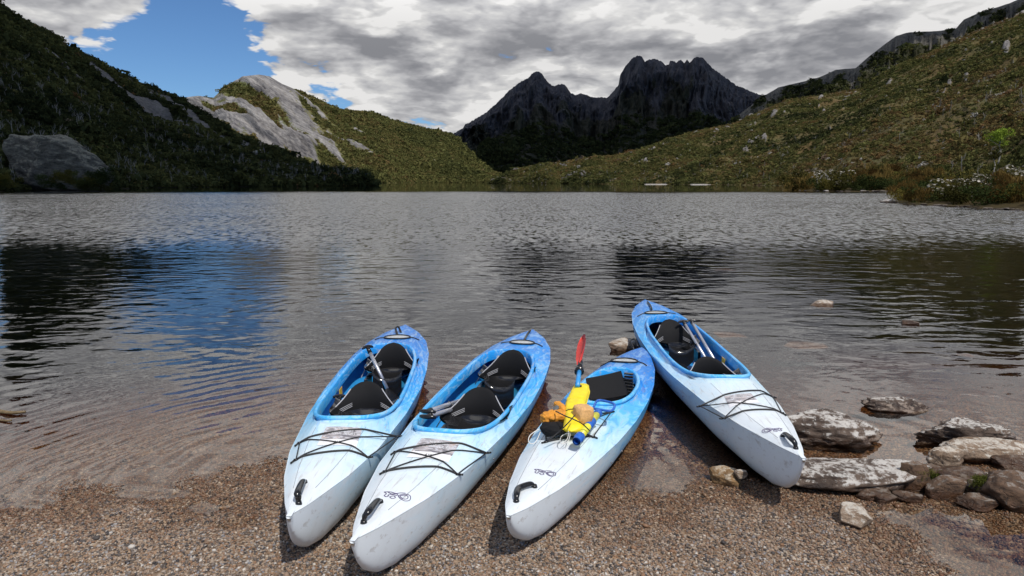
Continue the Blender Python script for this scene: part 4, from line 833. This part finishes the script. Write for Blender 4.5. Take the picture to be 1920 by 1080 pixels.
m_ = MB(); m_.tube([np.array(bag(u_, .30)) * 1.0 + np.array([0, 0, .002]) for u_ in np.linspace(0, 1, 25)], .0045, 6, False, .6); m_.build('strap', m_rope, rf)
c_ = np.array(bag(.25, .30)); MB().box((c_[0], c_[1], c_[2] + .006), (.026, .02, .008), .3).build('buckle', m_black, rf, False)
c_ = np.array(bag(.25, .80)); MB().tube([c_ + [0, 0, -.004], c_ + [0, 0, .012]], [.010, .008], 12).build('air_valve', m_black, rf)
# bilge pump
p0, p1 = np.array(un(1082, 826, .43)), np.array(un(1122, 774, .45)); cc = (p0 + p1) / 2; rp = empty('bilge_pump', tuple(cc)); tag(rp, 'yellow hand pump with blue ends and blue grip sleeve on kayak deck', 'bilge pump')
dd = p1 - p0; q = lambda v: p0 + dd * v - cc
MB().tube([q(.12), q(.9)], .023, 24).build('barrel', m_py, rp)
MB().tube([q(.47), q(.48), q(.68), q(.69)], [.025, .028, .028, .025], 24).build('grip_sleeve', m_blue, rp)
m_ = MB(); m_.tube([q(-.03), q(.0), q(.05), q(.055), q(.14), q(.15)], [.024, .026, .026, .029, .029, .024], 24, False); m_.tube([q(-.03), q(.08)], [.016, .016], 20, False); m_.add([tuple(q(.08) + np.array([math.cos(a) * .016, 0, math.sin(a) * .016])) for a in np.linspace(0, 6.28, 12)[:-1]], [tuple(range(11))]); m_.build('nozzle', m_blue, rp)
MB().tube([q(.92), q(.93), q(1.0), q(1.02)], [.024, .027, .027, .018], 24).build('end_cap', m_blue, rp)
sdp = np.cross(dd, [0, 0, 1.]); sdp /= np.linalg.norm(sdp); e = q(1.08)
hp = spline([e - sdp * .045 + [0, 0, .01], e - sdp * .05 + dd * .25 + [0, 0, .02], e + dd * .28 + [0, 0, .02], e + sdp * .07 + dd * .2 + [0, 0, .02], e + sdp * .07 + [0, 0, .01], e - sdp * .045 + [0, 0, .01]], 6); MB().tube(hp, .008, 10).build('handle', m_blue, rp)
MB().tube([q(1.0), q(1.1)], .010, 10).build('plunger_rod', m_blue, rp)
# orange glove-like pouch, tan sponge, black pouch
def lump(name, px, py, z, dims, m, label, cat, seed, rz=0, amp=.35, sub=4, fold=3.0, box=.75):
    import bmesh
    c = un(px, py, z); bm = bmesh.new(); bmesh.ops.create_icosphere(bm, subdivisions=sub, radius=1); V = np.array([v.co[:] for v in bm.verts]); Fa = [[v.index for v in f.verts] for f in bm.faces]; bm.free()
    V = np.sign(V) * np.abs(V) ** box
    n = fbm(V[:, 0] * 1.2 + seed, V[:, 1] * 1.2, V[:, 2] * 1.2, 3, seed) + .55 * ridged(V[:, 0] * fold, V[:, 1] * fold * .5 + seed, V[:, 2] * fold, 3, seed + 2)
    o_ = link(name, mesh(name, V * (1 + amp * n)[:, None] * (np.array(dims) / 2), Fa, m), None, tuple(c), (0, 0, rz)); tag(o_, label, cat); return o_
g1 = lump('orange_pouch', 1046, 780, .45, (.16, .13, .07), m_or, 'crumpled orange pouch held under the bungee left of the yellow float', 'pouch', 3, .3, .30)
lp = lump('handle_pad', 1049, 764, .49, (.035, .085, .03), m_gr, None, None, 4, -.6, .1); lp.parent = g1; lp.location = (.012, .055, .03)
l2 = lump('cuff', 1030, 785, .45, (.07, .07, .06), m_or, None, None, 9, 0, .35, 4, 4.0); l2.parent = g1; l2.location = (-.075, -.01, .0)
l3 = lump('loop', 1050, 755, .5, (.05, .14, .04), m_or, None, None, 12, 0, .2); l3.parent = g1; l3.location = (.045, .09, .03)
for q_ in (lp, l2, l3):
    for kk in ('label', 'category'):
        if kk in q_: del q_[kk]
lump('black_pouch', 1038, 803, .42, (.14, .16, .06), m_padb, 'soft black pouch under the orange pouch on the kayak deck', 'pouch', 5, .2, .2)
lump('sponge', 1093, 776, .50, (.095, .11, .10), m_tan, 'tan sponge between the yellow float and the pump', 'sponge', 6, .35, .16, 4, 1.6, .42)
lump('sponge', 1084, 795, .44, (.09, .07, .05), m_tan, 'flat brown sponge end showing below the tan sponge', 'sponge', 7, .2, .15, 4, 1.2)
# bungee over the gear
m_ = MB(); a = k3.hit(1022, 806); b_ = k3.hit(1112, 821); P_ = spline([un(1042, 771, .50), un(1060, 780, .535), un(1075, 786, .535), un(1092, 795, .50), un(1106, 808, .45)], 6); m_.tube(P_, .0038, 6); P_ = spline([un(1025, 829, .41), un(1052, 806, .47), un(1068, 790, .535), un(1078, 778, .535)], 6); m_.tube(P_, .0038, 6)
tag(m_.build('gear_bungee', m_rope), 'black elastic cord crossed over the yellow float', 'cord')
m_ = MB(); P_ = spline([un(1017, 801, .42), un(995, 815, .40), un(991, 828, .38), un(999, 832, .37), un(1006, 826, .38), un(1015, 806, .41)], 8); m_.tube(P_, .0028, 6); tag(m_.build('pouch_cord', m_cord), 'thin white cord loop hanging off the kayak edge', 'cord')
m_ = MB(); P_ = spline([un(1066, 808, .44), un(1064, 822, .41), un(1054, 832, .405), un(1050, 826, .41), un(1054, 817, .415), un(1068, 812, .43), un(1066, 826, .41), un(1058, 833, .405)], 8); m_.tube(P_, .0022, 6); tag(m_.build('float_cord', m_cord), 'white string loop at the lower end of the yellow float', 'cord')

# ------------------------------------------------------------------ right shore: two bushy points
def point_mound(name, pxs, dn, df, hts, label, m, seed, nx=120, ny=40):
    V = []; px = np.linspace(pxs[0], pxs[1], nx)
    for i, p in enumerate(px):
        u = i / (nx - 1); dn_ = np.interp(p, dn[0], dn[1]); df_ = np.interp(p, df[0], df[1]); hh = np.interp(p, hts[0], hts[1])
        for j in range(ny):
            v = j / (ny - 1); y = dn_ + (df_ - dn_) * v; tx = (p - 960) / F / math.cos(TILT) * 1.0; x = tx * y; z = -.6 + (hh + .6) * min(1, v * 2.2) ** .6 + .25 * float(0); V.append((x, y, z))
    V = np.array(V); V[:, 2] += .35 * fbm(V[:, 0] / 3, V[:, 1] / 3, 0, 4, seed) * np.clip(V[:, 2] + .6, 0, 1)
    o_ = link(name, mesh(name, V, grid_faces(nx, ny), m)); tag(o_, label, kind='structure'); return V.reshape(nx, ny, 3)
m_soil = hill_mat('shore_soil', (.05, .045, .018), (.085, .055, .022), (.3, .27, .24), (.1, .09, .08), (.07, .045, .02), 12)
N1 = point_mound('near_point_ground', (1650, 2080), ([1650, 1690, 1800, 1920, 2080], [60, 50, 46, 42.5, 38]), ([1650, 1690, 1800, 1920, 2080], [62, 80, 110, 120, 120]), ([1650, 1690, 1780, 1870, 1920, 2080], [-.2, .25, .9, 1.7, 2.2, 3]), 'near grassy point of the right shore', m_soil, 4)
N2 = point_mound('far_point_ground', (1470, 1740), ([1470, 1520, 1740], [150, 135, 122]), ([1470, 1520, 1740], [156, 175, 200]), ([1470, 1500, 1600, 1740], [-.2, .5, 1.4, 2.0]), 'farther low point of the right shore', m_soil, 6)
def shrub_mesh(seed, n, leaf, m1, m2=None, frac2=0.0, grass=False):
    r = np.random.RandomState(seed); V = []; Fa = []; mi = []
    lobs = [(r.randn(3) * [.38, .38, .22] + [0, 0, .45], r.uniform(.2, .38)) for _ in range(11)]
    for k in range(n):
        c, rad = lobs[r.randint(len(lobs))]; d_ = r.randn(3); d_ /= np.linalg.norm(d_); p = c + d_ * rad * r.uniform(.5, 1.05); p[2] = max(.02, p[2])
        if grass: nn = np.array([r.randn() * .3, r.randn() * .3, 1.0]); a_ = nn * leaf * 3.0; b_ = np.cross(nn, r.randn(3)); b_ = b_ / np.linalg.norm(b_) * leaf * .35
        else:
            nn = d_ + r.randn(3) * .7; nn /= np.linalg.norm(nn); a_ = np.cross(nn, r.randn(3)); a_ = a_ / np.linalg.norm(a_) * leaf * r.uniform(.6, 1.3); b_ = np.cross(nn, a_); b_ *= .55
        i = len(V); V += [p - a_, p - b_, p + a_, p + b_]; Fa.append((i, i + 1, i + 2, i + 3)); mi.append(0)
    if m2:
        for k in range(int(n * frac2)):
            c, rad = lobs[r.randint(len(lobs))]; d_ = r.randn(3); d_[2] = abs(d_[2]) + .5; d_ /= np.linalg.norm(d_); p = c + d_ * rad * 1.08; a_ = np.cross(d_, r.randn(3)); a_ = a_ / np.linalg.norm(a_) * leaf * 1.5; b_ = np.cross(d_, a_)
            i = len(V); V += [p - a_, p - b_, p + a_, p + b_]; Fa.append((i, i + 1, i + 2, i + 3)); mi.append(1)
    me = mesh('shrub', V, np.array(Fa), m1, False)
    if m2: me.materials.append(m2); me.polygons.foreach_set('material_index', mi)
    return me
mk = lambda nm, a, b_, c: leaf_mat(nm, [(0, a), (.5, b_), (1, c)], False, .25)
m_s1 = mk('dark_green_leaf', (.018, .028, .010), (.032, .044, .014), (.055, .062, .02)); m_s2 = mk('rusty_heath_leaf', (.07, .040, .014), (.115, .072, .022), (.16, .11, .035)); m_s3 = mk('olive_leaf', (.055, .052, .016), (.085, .078, .02), (.13, .105, .026)); m_s4 = mk('white_flower', (.20, .18, .14), (.29, .27, .22), (.42, .39, .34)); m_s5 = mk('bright_green_leaf', (.13, .20, .02), (.17, .24, .03), (.21, .27, .04))
kinds = {'dark': ([shrub_mesh(100 + i, 1500, .045, m_s1) for i in range(3)], 'dark green rounded shrub in the thicket on the right shore', 'dark green shrubs on the right shore'),
         'rust': ([shrub_mesh(110 + i, 1500, .035, m_s2, None, 0, True) for i in range(3)], 'rust brown feathery heath bush on the right shore', 'rust brown heath bushes on the right shore'),
         'olive': ([shrub_mesh(120 + i, 1500, .042, m_s3) for i in range(3)], 'olive yellow shrub in the thicket on the right shore', 'olive shrubs on the right shore'),
         'white': ([shrub_mesh(130 + i, 1200, .042, m_s3, m_s4, .09) for i in range(3)], 'shrub crowned with white flower heads on the right shore', 'white flowering shrubs on the right shore')}
sr = np.random.RandomState(21)
def put_shrubs(G, n, smin, smax, kindf):
    nx, ny = G.shape[:2]
    for k in range(n):
        u, v = sr.rand(), sr.rand() ** 1.3 * .8 + .10; p = G[int(u * (nx - 1)), int(v * (ny - 1))]
        if p[2] < .05: continue
        kd = kindf(u, v); ms, lb, gp = kinds[kd]; s_ = sr.uniform(smin, smax) * (1 + .5 * v)
        o_ = link('shrub', ms[sr.randint(3)], None, tuple(p - [0, 0, .12]), (0, 0, sr.rand() * 6.28)); o_.scale = (s_ * sr.uniform(.9, 1.3), s_ * sr.uniform(.9, 1.3), s_ * sr.uniform(.75, 1.1)); wh = ('near' if G is N1 else 'farther') + ' point' + (' beside the water' if v < .3 else (' on its middle slope' if v < .55 else ' on its upper slope')); tag(o_, lb.replace('right shore', wh), 'shrub', gp.replace('right shore', wh))
put_shrubs(N1, 150, 1.0, 1.9, lambda u, v: 'white' if (.05 < u < .62 and .22 < v < .55 and sr.rand() < .6) else ('dark' if sr.rand() < .30 else ('rust' if sr.rand() < .5 else 'olive')))
put_shrubs(N2, 90, 2.0, 3.6, lambda u, v: 'white' if (.12 < u < .4 and sr.rand() < .35) else ('dark' if sr.rand() < .35 else ('rust' if sr.rand() < .5 else 'olive')))
# stones along the two points
m_r6 = rock_mat('shore_stone', (.13, .10, .085), (.05, .038, .03), (.26, .24, .22), .1, .05); r4 = [rock_mesh(200 + i, (1, .8, .6), 9, 3, .1, m_r4 if i == 3 else m_r6, 0, 'shore_stone') for i in range(4)]
def stones(G, n, smin, smax, label, group, urange=(0, 1)):
    nx, ny = G.shape[:2]
    for k in range(n):
        u = urange[0] + (urange[1] - urange[0]) * sr.rand(); row = G[int(u * (nx - 1))]; j = int(np.argmax(row[:, 2] > -.05)); p = row[j] + np.array([sr.randn() * .2, sr.uniform(-.9, .3) * smax, 0]); s_ = smin * (smax / smin) ** sr.rand()
        o_ = link('shore_stone', r4[sr.randint(4)], None, (p[0], p[1], .02 + s_ * .1), (0, 0, sr.rand() * 6.28)); o_.scale = (s_ * 1.3, s_, s_ * .65); tag(o_, label, 'stone', group)
stones(N1, 46, .14, .42, 'grey waterline stone below the near shrubby point', 'stones along the near point', (.03, .62))
stones(N2, 26, .4, 1.3, 'pale waterline stone below the farther point', 'stones along the farther point', (.0, .8))
for px_, w_, h_ in ((1538, 60, 10), (1600, 30, 7)):
    pass
rock_px(1500, 1562, 347, 357, m_r5, 'white sunlit rock ledge on the tip of the farther point', 71, .4, .3, 0, 9, .08, zb=.0, hmin=.8, sub=4)
rock_px(1655, 1682, 373, 380, m_r4, 'dark topped rock at the tip of the near point', 72, .4, .3, 0, 9, .08, zb=.0, hmin=.12, sub=4)
# big rock bluff at the left shore
rock_px(15, 172, 250, 362, rock_mat('bluff_rock', (.15, .14, .115), (.04, .037, .03), (.22, .205, .15), .3, .3, .13), 'grey domed rock bluff rising from the water at far left', 73, .6, .30, .1, 24, .13, zb=-.5, sub=6, name='rock_bluff', cat='rock bluff')
for k in range(26):
    px_ = sr.choice([sr.uniform(-20, 75), sr.uniform(100, 150), sr.uniform(170, 215)]); d_ = sr.uniform(120, 127) if px_ < 160 else 140; q_ = un(px_, 356, 0); zb_ = sr.uniform(-.2, 2.5); ms, lb, gp = kinds[['dark', 'dark', 'olive'][sr.randint(3)]]
    o_ = link('shrub', ms[sr.randint(3)], None, ((px_ - 960) / F * d_ * 1.012, d_, zb_), (0, 0, sr.rand() * 6.28)); z_ = sr.uniform(1.6, 3.2); o_.scale = (z_, z_, z_ * .9); tag(o_, lb.replace('in the thicket ', '').replace('on the right shore', 'at the foot of the far left rock bluff'), 'shrub', gp.replace('on the right shore', 'at the rock bluff'))
# small bright green tree with trunk above the near point
def tree(px, pyb, pyt, dist, label, m_l, seed, wpx):
    d_ = px_dir(px, pyb); b_ = np.array([0, 0, H]) + d_ * (dist / d_[1]); d2 = px_dir(px, pyt); tp = H + d2[2] / d2[1] * dist; hh = tp - b_[2]; wd = wpx / F * dist / 2
    rt = empty('tree', tuple(b_)); tag(rt, label, 'tree'); r = np.random.RandomState(seed); m_ = MB(); m_.tube(spline([(0, 0, -.5), (.05 * hh, 0, hh * .25), (-.02 * hh, 0, hh * .5), (.03 * hh, 0, hh * .8)], 5), np.linspace(.07, .03, 16) * hh * .35, 8)
    for q in range(7):
        a = r.rand() * 6.28; z0 = hh * r.uniform(.4, .65); m_.tube(spline([(0.02, 0, z0), (math.cos(a) * wd * .4, math.sin(a) * wd * .4, z0 + hh * .15), (math.cos(a) * wd * .7, math.sin(a) * wd * .7, z0 + hh * .25)], 4), [.02 * hh * .3] * 9, 6)
    m_.build('trunk', simple('pale_bark_%d' % seed, (.26, .24, .20), .9, .3, 3), rt)
    V = []; Fa = []; lb = [(np.array([r.randn() * .42 * wd, r.randn() * .42 * wd, hh * r.uniform(.55, .95)]), r.uniform(.25, .5) * wd) for _ in range(14)]
    for k in range(2600):
        c, rad = lb[r.randint(14)]; dq = r.randn(3); dq /= np.linalg.norm(dq); p = c + dq * rad * r.uniform(.5, 1.05) * [1, 1, .7]; nn = dq + r.randn(3) * .6; a_ = np.cross(nn, r.randn(3)); a_ = a_ / np.linalg.norm(a_) * .05 * wd; b2 = np.cross(nn / np.linalg.norm(nn), a_) * .6; i = len(V); V += [p - a_, p - b2, p + a_, p + b2]; Fa.append((i, i + 1, i + 2, i + 3))
    link('crown', mesh('crown', V, np.array(Fa), m_l, False), rt)
tree(1872, 300, 243, 95, 'small bright green tree standing above the near point at right', m_s5, 5, 52)
tree(1862, 322, 275, 88, 'thin dark green tree with pale trunk below the bright green tree', m_s3, 8, 30)
# pale beach strips and stones on the far shore
def strip(px0, px1, dist, label):
    a, b_ = un(px0, 343, 0), un(px1, 343, 0); xa, xb = (px0 - 960) / F * dist * 1.012, (px1 - 960) / F * dist * 1.012; V = []; n = 24
    for i in range(n + 1):
        x = xa + (xb - xa) * i / n; wv = float(fbm(i * .4, px0, 0, 3, 2)) * 1.5
        for j, (dy, z) in enumerate([(-3 + wv, -.3), (-1.5 + wv, .12), (2, .45), (6, .4)]): V.append((x, dist + dy, z * (1 if 0 < i < n else .2)))
    o_ = link('far_beach', mesh('far_beach', V, grid_faces(n + 1, 4), m_r4)); tag(o_, label, kind='structure')
strip(1205, 1245, 505, 'pale sand strip on the far shore'); strip(1290, 1330, 470, 'pale sand strip on the far shore')
# driftwood in the shallows at far left
m_ = MB(); m_.tube(spline([un(-10, 770, .01), un(20, 774, .015), un(48, 772, .02)], 6), [.02 - .0008 * i for i in range(13)], 8); m_.tube(spline([un(-10, 786, .005), un(12, 789, .01), un(22, 788, .012)], 6), .009, 8)
tag(m_.build('driftwood', simple('wet_wood', (.16, .11, .05), .6, .4, 12)), 'two thin wet sticks floating in the shallows at far left', 'driftwood')
